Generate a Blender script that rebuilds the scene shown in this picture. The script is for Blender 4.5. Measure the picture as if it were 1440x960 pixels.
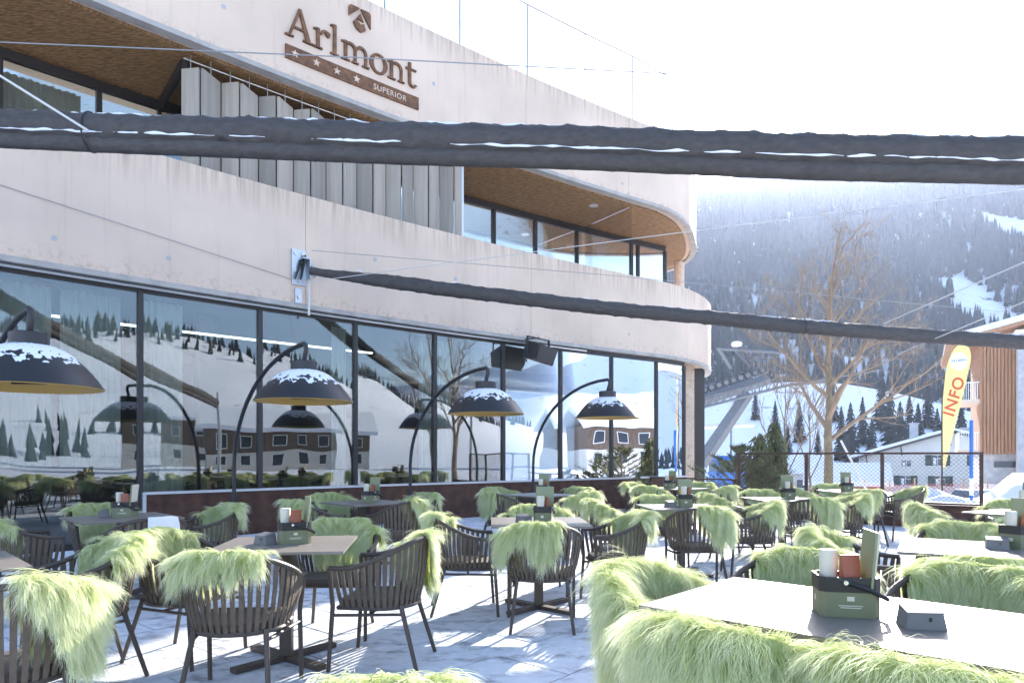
import bpy, bmesh, math, random
import numpy as np
from mathutils import Vector, Matrix, noise as mnoise

for o in list(bpy.data.objects): bpy.data.objects.remove(o)
scene = bpy.context.scene
col = scene.collection
R = math.radians

# ------------------------------------------------------------------ camera, world, sun, exposure
CAMH = 1.32; F = 960.0; HZ = 640.0
cd = bpy.data.cameras.new('camera'); cam = bpy.data.objects.new('camera', cd); col.objects.link(cam)
cam.location = (0, 0, CAMH); cam.rotation_euler = (R(90), 0, 0)
cd.sensor_width = 36; cd.lens = 24; cd.shift_y = 160/1440; cd.clip_start = .05; cd.clip_end = 6000
scene.camera = cam
SUN_AZ = math.atan2(480, 960)              # to the right of +Y
SUN_EL = math.atan2(450/960, math.hypot(1, .5))
w = bpy.data.worlds.new('World'); scene.world = w; w.use_nodes = True
nt = w.node_tree; nt.nodes.clear()
sky = nt.nodes.new('ShaderNodeTexSky'); sky.sky_type = 'NISHITA'; sky.sun_disc = False
sky.sun_elevation = SUN_EL; sky.sun_rotation = SUN_AZ; sky.altitude = 1300; sky.air_density = .9; sky.dust_density = 2.5; sky.ozone_density = .6
bg = nt.nodes.new('ShaderNodeBackground'); bg.inputs[1].default_value = .15
wo = nt.nodes.new('ShaderNodeOutputWorld'); nt.links.new(sky.outputs[0], bg.inputs[0]); nt.links.new(bg.outputs[0], wo.inputs[0])
sd = bpy.data.lights.new('sun', 'SUN'); sd.energy = 4.5; sd.angle = R(.55); sd.color = (1, .95, .87)
sun = bpy.data.objects.new('sun', sd); col.objects.link(sun)
sdir = Vector((math.sin(SUN_AZ)*math.cos(SUN_EL), math.cos(SUN_AZ)*math.cos(SUN_EL), math.sin(SUN_EL)))
sun.rotation_euler = sdir.to_track_quat('Z', 'Y').to_euler(); sun.location = (0, 0, 60)
vs = scene.view_settings; vs.view_transform = 'Standard'; vs.look = 'None'; vs.gamma = 1; vs.exposure = 2.0; vs.use_curve_mapping = False
scene.render.engine = 'CYCLES'
cy = scene.cycles; cy.max_bounces = 8; cy.transparent_max_bounces = 16; cy.transmission_bounces = 6; cy.glossy_bounces = 4; cy.diffuse_bounces = 4
cy.volume_bounces = 0; cy.sample_clamp_indirect = 8

rnd = random.Random(7)
# ------------------------------------------------------------------ helpers
def px(x, y, Z): return Vector(((x-720)/F*Z, Z, CAMH+(HZ-y)/F*Z))
def lerp(a, b, t): return a+(b-a)*t
def smooth(t): t = max(0., min(1., t)); return t*t*(3-2*t)

class MB:
    def __init__(s): s.v = []; s.f = []; s.m = []
    def add(s, vs, fs, mi=0):
        n = len(s.v); s.v += [tuple(p) for p in vs]; s.f += [tuple(i+n for i in f) for f in fs]; s.m += [mi]*len(fs)
    def box(s, c, d, rz=0, M=None, mi=0):
        hx, hy, hz = d[0]/2, d[1]/2, d[2]/2
        vs = [Vector((sx*hx, sy*hy, sz*hz)) for sz in (-1, 1) for sy in (-1, 1) for sx in (-1, 1)]
        if M is None: M = Matrix.Translation(c) @ Matrix.Rotation(rz, 4, 'Z')
        else: M = M @ Matrix.Translation(c)
        s.add([M @ v for v in vs], [(0, 2, 3, 1), (4, 5, 7, 6), (0, 1, 5, 4), (2, 6, 7, 3), (0, 4, 6, 2), (1, 3, 7, 5)], mi)
    def hexa(s, b, t, mi=0):      # two quads (4 pts each, same order)
        s.add(list(b)+list(t), [(3, 2, 1, 0), (4, 5, 6, 7), (0, 1, 5, 4), (1, 2, 6, 5), (2, 3, 7, 6), (3, 0, 4, 7)], mi)
    def prism(s, poly, z0, z1, M=None, mi=0):   # poly CCW list of (x,y)
        n = len(poly); vs = [Vector((x, y, z0)) for x, y in poly]+[Vector((x, y, z1)) for x, y in poly]
        if M: vs = [M @ v for v in vs]
        fs = [tuple(range(n-1, -1, -1)), tuple(range(n, 2*n))]+[(i, (i+1) % n, n+(i+1) % n, n+i) for i in range(n)]
        s.add(vs, fs, mi)
    def tube(s, pts, r, n=6, caps=True, mi=0):
        pts = [Vector(p) for p in pts]; k = len(pts)
        rs = r if isinstance(r, (list, tuple)) else [r]*k
        rings = []; prev = None
        for i, p in enumerate(pts):
            d = (pts[min(i+1, k-1)]-pts[max(i-1, 0)])
            if d.length < 1e-9: d = Vector((0, 0, 1))
            d.normalize()
            if prev is None:
                a = d.cross(Vector((0, 0, 1)))
                if a.length < .05: a = d.cross(Vector((1, 0, 0)))
            else: a = prev-d*prev.dot(d)
            if a.length < 1e-6: a = d.orthogonal()
            a.normalize(); prev = a; b = d.cross(a)
            rings.append([p+(a*math.cos(2*math.pi*j/n)+b*math.sin(2*math.pi*j/n))*rs[i] for j in range(n)])
        vs = [v for q in rings for v in q]
        fs = [(i*n+j, i*n+(j+1) % n, (i+1)*n+(j+1) % n, (i+1)*n+j) for i in range(k-1) for j in range(n)]
        if caps: fs += [tuple(range(n-1, -1, -1)), tuple(range((k-1)*n, k*n))]
        s.add(vs, fs, mi)
    def lathe(s, prof, n=24, c=(0, 0, 0), mi=0):
        c = Vector(c); k = len(prof)
        vs = [c+Vector((r*math.cos(2*math.pi*j/n), r*math.sin(2*math.pi*j/n), z)) for r, z in prof for j in range(n)]
        fs = [(i*n+j, i*n+(j+1) % n, (i+1)*n+(j+1) % n, (i+1)*n+j) for i in range(k-1) for j in range(n)]
        s.add(vs, fs, mi)
    def mesh(s, name, mats, smooth_=False):
        me = bpy.data.meshes.new(name); me.from_pydata(s.v, [], s.f)
        for m in (mats if isinstance(mats, (list, tuple)) else [mats]): me.materials.append(m)
        if any(s.m): me.polygons.foreach_set('material_index', s.m)
        if smooth_:
            me.polygons.foreach_set('use_smooth', [True]*len(me.polygons))
            try: me.set_sharp_from_angle(angle=R(40))
            except Exception: pass
        me.update(); return me
    def build(s, name, mats, parent=None, sm=False): return link(name, s.mesh(name, mats, sm), parent)

def link(name, data, parent=None, loc=None, rz=None):
    o = bpy.data.objects.new(name, data); col.objects.link(o)
    if parent: o.parent = parent
    if loc is not None: o.location = loc
    if rz is not None: o.rotation_euler = (0, 0, rz)
    return o
def tag(o, label=None, cat=None, group=None, kind=None):
    if label: o['label'] = label
    if cat: o['category'] = cat
    if group: o['group'] = group
    if kind: o['kind'] = kind
    return o
def empty(name, loc=(0, 0, 0), rz=0):
    o = bpy.data.objects.new(name, None); col.objects.link(o); o.location = loc; o.rotation_euler = (0, 0, rz); o.empty_display_size = .2
    return o
def copy_tree(o, parent=None):
    c = o.copy(); col.objects.link(c); c.parent = parent
    for ch in o.children: copy_tree(ch, c)
    return c

# ------------------------------------------------------------------ materials
def mat(name, c, rough=.6, metal=0, var=0, scale=8, bump=0, bscale=40, stretch=(1, 1, 1), c2=None, spec=.5, detail=6):
    m = bpy.data.materials.new(name); m.use_nodes = True; n = m.node_tree; b = n.nodes['Principled BSDF']
    b.inputs['Base Color'].default_value = (*c, 1); b.inputs['Roughness'].default_value = rough; b.inputs['Metallic'].default_value = metal
    b.inputs['Specular IOR Level'].default_value = spec
    tc = n.nodes.new('ShaderNodeTexCoord'); mp = n.nodes.new('ShaderNodeMapping'); mp.inputs['Scale'].default_value = stretch
    n.links.new(tc.outputs['Object'], mp.inputs[0])
    if var or c2:
        nz = n.nodes.new('ShaderNodeTexNoise'); nz.inputs['Scale'].default_value = scale; nz.inputs['Detail'].default_value = detail
        n.links.new(mp.outputs[0], nz.inputs['Vector'])
        mr = n.nodes.new('ShaderNodeMapRange'); mr.inputs[1].default_value = .32; mr.inputs[2].default_value = .68
        n.links.new(nz.outputs[0], mr.inputs[0])
        mx = n.nodes.new('ShaderNodeMix'); mx.data_type = 'RGBA'
        cc = c2 if c2 else tuple(min(1, k*(1+var)) for k in c); ca = c if c2 else tuple(k*(1-var) for k in c)
        mx.inputs[6].default_value = (*ca, 1); mx.inputs[7].default_value = (*cc, 1)
        n.links.new(mr.outputs[0], mx.inputs[0]); n.links.new(mx.outputs[2], b.inputs['Base Color'])
    if bump:
        nb = n.nodes.new('ShaderNodeTexNoise'); nb.inputs['Scale'].default_value = bscale; nb.inputs['Detail'].default_value = 5
        n.links.new(mp.outputs[0], nb.inputs['Vector'])
        bp = n.nodes.new('ShaderNodeBump'); bp.inputs['Strength'].default_value = bump; bp.inputs['Distance'].default_value = .02
        n.links.new(nb.outputs[0], bp.inputs['Height']); n.links.new(bp.outputs[0], b.inputs['Normal'])
    return m

def mat_concrete():
    m = mat('concrete', (.67, .525, .41), .85, var=.09, scale=.7, bump=.12, bscale=30)
    n = m.node_tree; b = n.nodes['Principled BSDF']
    src = b.inputs['Base Color'].links[0].from_socket
    tc = n.nodes.new('ShaderNodeTexCoord'); mp = n.nodes.new('ShaderNodeMapping'); mp.inputs['Scale'].default_value = (9, 9, .35)
    n.links.new(tc.outputs['Object'], mp.inputs[0])
    nz = n.nodes.new('ShaderNodeTexNoise'); nz.inputs['Scale'].default_value = 1; nz.inputs['Detail'].default_value = 7; nz.inputs['Roughness'].default_value = .65
    n.links.new(mp.outputs[0], nz.inputs['Vector'])
    mr = n.nodes.new('ShaderNodeMapRange'); mr.inputs[1].default_value = .55; mr.inputs[2].default_value = .82; mr.inputs[4].default_value = .32
    n.links.new(nz.outputs[0], mr.inputs[0])
    mx = n.nodes.new('ShaderNodeMix'); mx.data_type = 'RGBA'; mx.inputs[7].default_value = (.36, .26, .19, 1)
    n.links.new(mr.outputs[0], mx.inputs[0]); n.links.new(src, mx.inputs[6])
    # weather stains along the band edges: run-off streaks below the tops, speckled dirt above the drip edge
    sx = n.nodes.new('ShaderNodeSeparateXYZ'); n.links.new(tc.outputs['Object'], sx.inputs[0])
    def ramp(a, b_, sock): r = n.nodes.new('ShaderNodeMapRange'); r.inputs[1].default_value = a; r.inputs[2].default_value = b_; n.links.new(sock, r.inputs[0]); return r.outputs[0]
    def mth(op, a, b_):
        q = n.nodes.new('ShaderNodeMath'); q.operation = op
        for k, v in ((0, a), (1, b_)):
            if isinstance(v, float): q.inputs[k].default_value = v
            else: n.links.new(v, q.inputs[k])
        return q.outputs[0]
    z = sx.outputs[2]
    top = mth('MAXIMUM', mth('MULTIPLY', ramp(5.35, 5.92, z), ramp(6.0, 5.93, z)), ramp(9.45, 9.92, z))
    bot = mth('MAXIMUM', mth('MULTIPLY', ramp(4.28, 3.98, z), 1.0), mth('MULTIPLY', ramp(8.12, 7.9, z), ramp(7.0, 7.1, z)))
    m3 = n.nodes.new('ShaderNodeMapping'); m3.inputs['Scale'].default_value = (16, 16, .8); n.links.new(tc.outputs['Object'], m3.inputs[0])
    n3 = n.nodes.new('ShaderNodeTexNoise'); n3.inputs['Scale'].default_value = 1; n3.inputs['Detail'].default_value = 5; n.links.new(m3.outputs[0], n3.inputs['Vector'])
    n4 = n.nodes.new('ShaderNodeTexNoise'); n4.inputs['Scale'].default_value = 11; n4.inputs['Detail'].default_value = 9; n4.inputs['Roughness'].default_value = .72; n.links.new(tc.outputs['Object'], n4.inputs['Vector'])
    st = mth('MAXIMUM', mth('MULTIPLY', top, ramp(.42, .72, n3.outputs[0])), mth('MULTIPLY', bot, ramp(.50, .66, n4.outputs[0])))
    m5 = n.nodes.new('ShaderNodeMix'); m5.data_type = 'RGBA'; m5.inputs[7].default_value = (.27, .185, .125, 1)
    n.links.new(mth('MULTIPLY', st, .62), m5.inputs[0]); n.links.new(mx.outputs[2], m5.inputs[6]); n.links.new(m5.outputs[2], b.inputs['Base Color'])
    return m

def mat_glass(name, tint, refl, ior=1.5):
    m = bpy.data.materials.new(name); m.use_nodes = True; n = m.node_tree; n.nodes.clear()
    out = n.nodes.new('ShaderNodeOutputMaterial'); mx = n.nodes.new('ShaderNodeMixShader')
    tr = n.nodes.new('ShaderNodeBsdfTransparent'); tr.inputs[0].default_value = (*tint, 1)
    gl = n.nodes.new('ShaderNodeBsdfGlossy'); gl.inputs['Roughness'].default_value = .0; gl.inputs[0].default_value = (.95, .97, 1, 1)
    fr = n.nodes.new('ShaderNodeFresnel'); fr.inputs[0].default_value = ior
    ma = n.nodes.new('ShaderNodeMath'); ma.operation = 'ADD'; ma.inputs[1].default_value = refl; ma.use_clamp = True
    n.links.new(fr.outputs[0], ma.inputs[0]); n.links.new(ma.outputs[0], mx.inputs[0])
    tc = n.nodes.new('ShaderNodeTexCoord'); nz = n.nodes.new('ShaderNodeTexNoise'); nz.inputs['Scale'].default_value = .9; nz.inputs['Detail'].default_value = 1
    n.links.new(tc.outputs['Object'], nz.inputs['Vector'])
    bp = n.nodes.new('ShaderNodeBump'); bp.inputs['Strength'].default_value = .08; bp.inputs['Distance'].default_value = .05
    n.links.new(nz.outputs[0], bp.inputs['Height']); n.links.new(bp.outputs[0], gl.inputs['Normal'])
    n.links.new(tr.outputs[0], mx.inputs[1]); n.links.new(gl.outputs[0], mx.inputs[2]); n.links.new(mx.outputs[0], out.inputs[0])
    return m

def mat_snow(name, dirt=0.0, scale=3):
    m = bpy.data.materials.new(name); m.use_nodes = True; n = m.node_tree; b = n.nodes['Principled BSDF']
    b.inputs['Roughness'].default_value = .7; b.inputs['Base Color'].default_value = (.82, .84, .88, 1); b.inputs['Specular IOR Level'].default_value = .25
    tc = n.nodes.new('ShaderNodeTexCoord')
    nz = n.nodes.new('ShaderNodeTexNoise'); nz.inputs['Scale'].default_value = 18; nz.inputs['Detail'].default_value = 6
    n.links.new(tc.outputs['Object'], nz.inputs['Vector'])
    bp = n.nodes.new('ShaderNodeBump'); bp.inputs['Strength'].default_value = .35; bp.inputs['Distance'].default_value = .02
    n.links.new(nz.outputs[0], bp.inputs['Height']); n.links.new(bp.outputs[0], b.inputs['Normal'])
    return m

def mat_paving():
    m = bpy.data.materials.new('snowy_paving'); m.use_nodes = True; n = m.node_tree; b = n.nodes['Principled BSDF']
    b.inputs['Roughness'].default_value = .75; b.inputs['Specular IOR Level'].default_value = .3
    ge = n.nodes.new('ShaderNodeNewGeometry'); mp = n.nodes.new('ShaderNodeMapping'); mp.inputs['Rotation'].default_value = (0, 0, R(-12)); mp.inputs['Scale'].default_value = (1.5, 2.5, 1)
    n.links.new(ge.outputs['Position'], mp.inputs[0])
    n1 = n.nodes.new('ShaderNodeTexNoise'); n1.inputs['Scale'].default_value = 2.8; n1.inputs['Detail'].default_value = 9; n1.inputs['Roughness'].default_value = .68
    n.links.new(mp.outputs[0], n1.inputs['Vector'])
    mr = n.nodes.new('ShaderNodeMapRange'); mr.inputs[1].default_value = .33; mr.inputs[2].default_value = .49
    n.links.new(n1.outputs[0], mr.inputs[0])
    mx = n.nodes.new('ShaderNodeMix'); mx.data_type = 'RGBA'; mx.inputs[6].default_value = (.33, .33, .35, 1); mx.inputs[7].default_value = (.76, .79, .84, 1)
    n.links.new(mr.outputs[0], mx.inputs[0])
    n2 = n.nodes.new('ShaderNodeTexNoise'); n2.inputs['Scale'].default_value = 14; n2.inputs['Detail'].default_value = 6
    n.links.new(ge.outputs['Position'], n2.inputs['Vector'])
    m2 = n.nodes.new('ShaderNodeMix'); m2.data_type = 'RGBA'; m2.blend_type = 'MULTIPLY'; m2.inputs[0].default_value = .35
    n.links.new(mx.outputs[2], m2.inputs[6]); n.links.new(n2.outputs[0], m2.inputs[7]); n.links.new(m2.outputs[2], b.inputs['Base Color'])
    ad = n.nodes.new('ShaderNodeMath'); ad.operation = 'ADD'; n.links.new(mr.outputs[0], ad.inputs[0]); n.links.new(n2.outputs[0], ad.inputs[1])
    bp = n.nodes.new('ShaderNodeBump'); bp.inputs['Strength'].default_value = .5; bp.inputs['Distance'].default_value = .012
    n.links.new(ad.outputs[0], bp.inputs['Height']); n.links.new(bp.outputs[0], b.inputs['Normal'])
    return m

def mat_osb():
    m = mat('osb', (.30, .165, .065), .7); n = m.node_tree; b = n.nodes['Principled BSDF']; tc = n.nodes.new('ShaderNodeTexCoord'); cols = []
    for k, rz in enumerate((20, 75, 130)):
        mp = n.nodes.new('ShaderNodeMapping'); mp.inputs['Rotation'].default_value = (0, 0, R(rz)); mp.inputs['Scale'].default_value = (7, 46, 1); n.links.new(tc.outputs['Object'], mp.inputs[0])
        nz = n.nodes.new('ShaderNodeTexNoise'); nz.inputs['Scale'].default_value = 1; nz.inputs['Detail'].default_value = 3; n.links.new(mp.outputs[0], nz.inputs['Vector']); cols.append(nz.outputs[0])
    m1 = n.nodes.new('ShaderNodeMath'); m1.operation = 'MAXIMUM'; n.links.new(cols[0], m1.inputs[0]); n.links.new(cols[1], m1.inputs[1])
    m2 = n.nodes.new('ShaderNodeMath'); m2.operation = 'MAXIMUM'; n.links.new(m1.outputs[0], m2.inputs[0]); n.links.new(cols[2], m2.inputs[1])
    mr = n.nodes.new('ShaderNodeMapRange'); mr.inputs[1].default_value = .46; mr.inputs[2].default_value = .72; n.links.new(m2.outputs[0], mr.inputs[0])
    mx = n.nodes.new('ShaderNodeMix'); mx.data_type = 'RGBA'; mx.inputs[6].default_value = (.15, .075, .028, 1); mx.inputs[7].default_value = (.46, .27, .115, 1)
    n.links.new(mr.outputs[0], mx.inputs[0]); n.links.new(mx.outputs[2], b.inputs['Base Color']); return m

def mat_fur():
    m = bpy.data.materials.new('green_wool'); m.use_nodes = True; n = m.node_tree; n.nodes.clear()
    out = n.nodes.new('ShaderNodeOutputMaterial')
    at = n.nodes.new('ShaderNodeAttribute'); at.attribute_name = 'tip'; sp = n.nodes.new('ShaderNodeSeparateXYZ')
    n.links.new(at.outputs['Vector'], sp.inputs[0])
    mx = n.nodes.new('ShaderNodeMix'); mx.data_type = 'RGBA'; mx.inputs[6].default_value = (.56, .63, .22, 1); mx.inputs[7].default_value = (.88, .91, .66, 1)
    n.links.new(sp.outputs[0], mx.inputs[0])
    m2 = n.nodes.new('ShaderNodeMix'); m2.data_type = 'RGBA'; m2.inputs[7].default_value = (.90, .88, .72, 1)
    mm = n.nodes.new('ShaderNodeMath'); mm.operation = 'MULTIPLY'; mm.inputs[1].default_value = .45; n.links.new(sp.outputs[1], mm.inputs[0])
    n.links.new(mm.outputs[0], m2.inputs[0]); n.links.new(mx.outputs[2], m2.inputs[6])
    df = n.nodes.new('ShaderNodeBsdfDiffuse'); tl = n.nodes.new('ShaderNodeBsdfTranslucent'); ms = n.nodes.new('ShaderNodeMixShader'); ms.inputs[0].default_value = .5
    n.links.new(m2.outputs[2], df.inputs[0]); n.links.new(m2.outputs[2], tl.inputs[0]); n.links.new(df.outputs[0], ms.inputs[1]); n.links.new(tl.outputs[0], ms.inputs[2])
    n.links.new(ms.outputs[0], out.inputs[0]); return m

def mat_dusting():
    m = mat_snow('snow_dusting'); n = m.node_tree; b = n.nodes['Principled BSDF']; out = [x for x in n.nodes if x.type == 'OUTPUT_MATERIAL'][0]
    tc = n.nodes.new('ShaderNodeTexCoord'); nz = n.nodes.new('ShaderNodeTexNoise'); nz.inputs['Scale'].default_value = 16; nz.inputs['Detail'].default_value = 7; n.links.new(tc.outputs['Object'], nz.inputs['Vector'])
    sx = n.nodes.new('ShaderNodeSeparateXYZ'); n.links.new(tc.outputs['Object'], sx.inputs[0])
    mr = n.nodes.new('ShaderNodeMapRange'); mr.inputs[1].default_value = .14; mr.inputs[2].default_value = .33; mr.inputs[3].default_value = .66; mr.inputs[4].default_value = .34; n.links.new(sx.outputs[2], mr.inputs[0])
    gt = n.nodes.new('ShaderNodeMath'); gt.operation = 'GREATER_THAN'; n.links.new(nz.outputs[0], gt.inputs[0]); n.links.new(mr.outputs[0], gt.inputs[1])
    tr = n.nodes.new('ShaderNodeBsdfTransparent'); ms = n.nodes.new('ShaderNodeMixShader'); n.links.new(gt.outputs[0], ms.inputs[0]); n.links.new(tr.outputs[0], ms.inputs[1]); n.links.new(b.outputs[0], ms.inputs[2]); n.links.new(ms.outputs[0], out.inputs[0]); return m
def mat_emit(name, c, st):
    m = mat(name, c); b = m.node_tree.nodes['Principled BSDF']; b.inputs['Emission Color'].default_value = (*c, 1); b.inputs['Emission Strength'].default_value = st; return m
M = dict(oldwood=mat('old_timber', (.15, .105, .075), .85, var=.25, scale=3, stretch=(5, 5, .5)), dusting=mat_dusting(), striplight=mat_emit('strip_light', (.9, 1, .95), 1.2),
    concrete=mat_concrete(), plug=mat('plug', (.42, .41, .40), .8), edge=mat('band_edge', (.40, .37, .34), .8, var=.15, scale=4),
    osb=mat_osb(),
    corten=mat('corten', (.075, .03, .016), .75, var=.35, scale=6, bump=.1), rust=mat('rust_letters', (.16, .075, .035), .75, var=.35, scale=9, bump=.1),
    board=mat('grey_board', (.42, .375, .315), .8, c2=(.34, .30, .25), scale=1, bump=.2, bscale=6, stretch=(14, 14, .7)),
    frame=mat('window_frame', (.028, .024, .022), .5), sill=mat('sill', (.55, .55, .56), .4, metal=.5), alu=mat('aluminium', (.62, .62, .6), .35, metal=.9),
    glass=mat_glass('glass', (.74, .78, .76), .075), bglass=mat_glass('balustrade_glass', (.95, .98, .98), .0, 1.12), tglass=mat_glass('screen_glass', (.93, .92, .90), .0, 1.25),
    dark=mat('dark_interior', (.06, .05, .045), .7), floor_in=mat('interior_floor', (.12, .09, .07), .5), ceil_in=mat('interior_ceiling', (.10, .10, .10), .8),
    curtain=mat('curtain', (.72, .73, .70), .9), duct=mat('duct', (.6, .6, .6), .3, metal=.9, bump=.2, bscale=3),
    fabric=mat('sail_fabric', (.060, .053, .050), .7, var=.2, scale=12, bump=.7, bscale=7, stretch=(1, 1, 2.2)), snow=mat_snow('snow'),
    taupe=mat('taupe_metal', (.07, .052, .04), .5), strap=mat('strap', (.105, .078, .056), .7, var=.15, scale=30), seat=mat('seat', (.10, .08, .065), .7),
    top=mat('table_top', (.20, .17, .145), .38, var=.12, scale=2, stretch=(1, 14, 1)), topedge=mat('table_edge', (.09, .07, .055), .6),
    fur=mat_fur(), lamp=mat('lamp_black', (.022, .022, .025), .45), gold=mat('lamp_gold', (.55, .35, .10), .45), rope=mat('rope', (.62, .61, .58), .6),
    cable=mat('steel_cable', (.35, .35, .35), .4, metal=.6), speaker=mat('speaker_black', (.025, .025, .027), .55, bump=.15, bscale=200),
    galv=mat('galvanised', (.55, .58, .62), .35, metal=.8), black=mat('black_plastic', (.018, .017, .016), .5), green=mat('caddy_green', (.165, .175, .095), .45, var=.06),
    card=mat('menu_card', (.23, .25, .14), .5), paper=mat('paper', (.64, .59, .47), .8), red=mat('sauce_red', (.33, .085, .04), .35), yellow=mat('sauce_yellow', (.62, .40, .07), .4),
    grey=mat('ashtray_grey', (.17, .165, .16), .7), tan=mat('tan_wood', (.50, .33, .19), .6), white=mat('white_paint', (.78, .78, .76), .6),
    paving=mat_paving(), joint=mat('joint', (.16, .16, .17), .9), bark=mat('bark', (.16, .125, .09), .9, c2=(.25, .21, .13), scale=7, bump=.5, bscale=25),
    twig=mat('twig', (.27, .20, .135), .85, var=.2, scale=3), conifer=mat('conifer', (.016, .025, .027), .9, c2=(.034, .048, .04), scale=.5),
    needle=mat('needles', (.09, .11, .05), .85, c2=(.22, .21, .09), scale=6), steel=mat('lift_steel', (.17, .18, .19), .6, metal=.2, var=.15), wheel=mat('rubber', (.05, .05, .055), .8),
    plaster=mat('plaster', (.70, .65, .56), .9, var=.04, scale=1), shutter=mat('shutter', (.035, .06, .045), .6), darkglass=mat('dark_glass', (.05, .06, .07), .1),
    woodclad=mat('larch', (.36, .19, .10), .75, var=.18, scale=2, stretch=(6, 6, .4)), stone=mat('stone_wall', (.36, .36, .37), .9, c2=(.50, .49, .47), scale=3, bump=.4, bscale=8),
    beam=mat('dark_beam', (.07, .05, .04), .8), flag=mat('flag_yellow', (.78, .60, .24), .7), flagw=mat('flag_white', (.82, .82, .80), .7), orange=mat('flag_orange', (.55, .10, .03), .7),
    flagb=mat('flag_blue', (.10, .14, .35), .7), blue=mat('blue_paint', (.02, .13, .45), .5), net=mat('red_net', (.75, .20, .17), .8), carp=mat('car_paint', (.45, .47, .50), .3, metal=.3),
    rail=mat('rust_rail', (.085, .045, .032), .8, var=.3), brick=mat('brick', (.30, .17, .12), .9, var=.2, scale=4), soil=mat('soil', (.05, .04, .03), .9))

# ------------------------------------------------------------------ terrain
def mat_slope():      # snow with brush, rock and trampled tracks showing through
    m = mat_snow('slope_snow'); n = m.node_tree; b = n.nodes['Principled BSDF']; ge = n.nodes.new('ShaderNodeNewGeometry'); cs = []
    for sc, lo, hi in ((.055, .60, .68), (.35, .62, .70)):
        nz = n.nodes.new('ShaderNodeTexNoise'); nz.inputs['Scale'].default_value = sc; nz.inputs['Detail'].default_value = 9; nz.inputs['Roughness'].default_value = .7; n.links.new(ge.outputs['Position'], nz.inputs['Vector'])
        mr = n.nodes.new('ShaderNodeMapRange'); mr.inputs[1].default_value = lo; mr.inputs[2].default_value = hi; n.links.new(nz.outputs[0], mr.inputs[0]); cs.append(mr.outputs[0])
    mm = n.nodes.new('ShaderNodeMath'); mm.operation = 'MAXIMUM'; n.links.new(cs[0], mm.inputs[0]); n.links.new(cs[1], mm.inputs[1])
    sx = n.nodes.new('ShaderNodeSeparateXYZ'); n.links.new(ge.outputs['Position'], sx.inputs[0]); hr = n.nodes.new('ShaderNodeMapRange'); hr.inputs[1].default_value = 2; hr.inputs[2].default_value = 12; n.links.new(sx.outputs[2], hr.inputs[0])
    m2 = n.nodes.new('ShaderNodeMath'); m2.operation = 'MULTIPLY'; n.links.new(mm.outputs[0], m2.inputs[0]); n.links.new(hr.outputs[0], m2.inputs[1])
    mx = n.nodes.new('ShaderNodeMix'); mx.data_type = 'RGBA'; mx.inputs[6].default_value = (.82, .84, .88, 1); mx.inputs[7].default_value = (.13, .12, .10, 1); n.links.new(m2.outputs[0], mx.inputs[0]); n.links.new(mx.outputs[2], b.inputs['Base Color']); return m
def g2(x, y, cx, cy, sx, sy): return math.exp(-((x-cx)/sx)**2-((y-cy)/sy)**2)
def fbm(x, y, sc, o=4): return mnoise.fractal(Vector((x/sc, y/sc, 3.7)), 1.0, 2.0, o)
def terr(x, y):
    h = -.08
    h -= 3.6*smooth((y+x*.25-24)/40)*smooth((y+60)/60)
    h += 31*g2(x, y, 100, 245, 75, 75)*smooth((y-110)/60)
    d = y+.12*x
    if d > 300: h += .60*(d-300)*smooth((d-300)/120)*(1+.10*fbm(x, y, 220))+10*fbm(x, y, 90)*smooth((d-300)/100)
    lim = .372*math.hypot(x, y)
    if d > 500 and h > lim: h = lim+(h-lim)*.05
    # ski slopes to the right and behind
    h += 62*g2(x, y, 340, -190, 150, 110)*smooth((math.hypot(x, y)-45)/90)+5*fbm(x, y, 60)*smooth((math.hypot(x-300, y+170)*-1+260)/150)*smooth((math.hypot(x, y)-60)/60)
    h += 190*g2(x, y, 1050, -60, 260, 330)*(1+.35*fbm(x, y, 160))
    h += 120*g2(x, y, 500, -620, 350, 230)*(1+.3*fbm(x, y, 140))
    h += 160*smooth((-x-250)/500)*(1+.2*fbm(x, y, 200))
    return h
def axis(vals):
    out = []
    for a, b, st in vals: out += list(np.arange(a, b, st))
    return out+[vals[-1][1]]
gx = axis([(-900, -150, 50), (-150, -30, 12), (-30, 60, 6), (60, 420, 9), (420, 1500, 24)])
gy = axis([(-950, -300, 35), (-300, -30, 11), (-30, 60, 6), (60, 420, 9), (420, 1300, 20)])
tv = [(x, y, terr(x, y)) for y in gy for x in gx]; nx = len(gx)
tf = [(j*nx+i, j*nx+i+1, (j+1)*nx+i+1, (j+1)*nx+i) for j in range(len(gy)-1) for i in range(nx-1)]
me = bpy.data.meshes.new('terrain'); me.from_pydata(tv, [], tf); me.materials.append(mat_slope()); me.polygons.foreach_set('use_smooth', [True]*len(tf))
tag(link('terrain', me), kind='structure', label='snow covered valley floor and mountain slopes')

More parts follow.
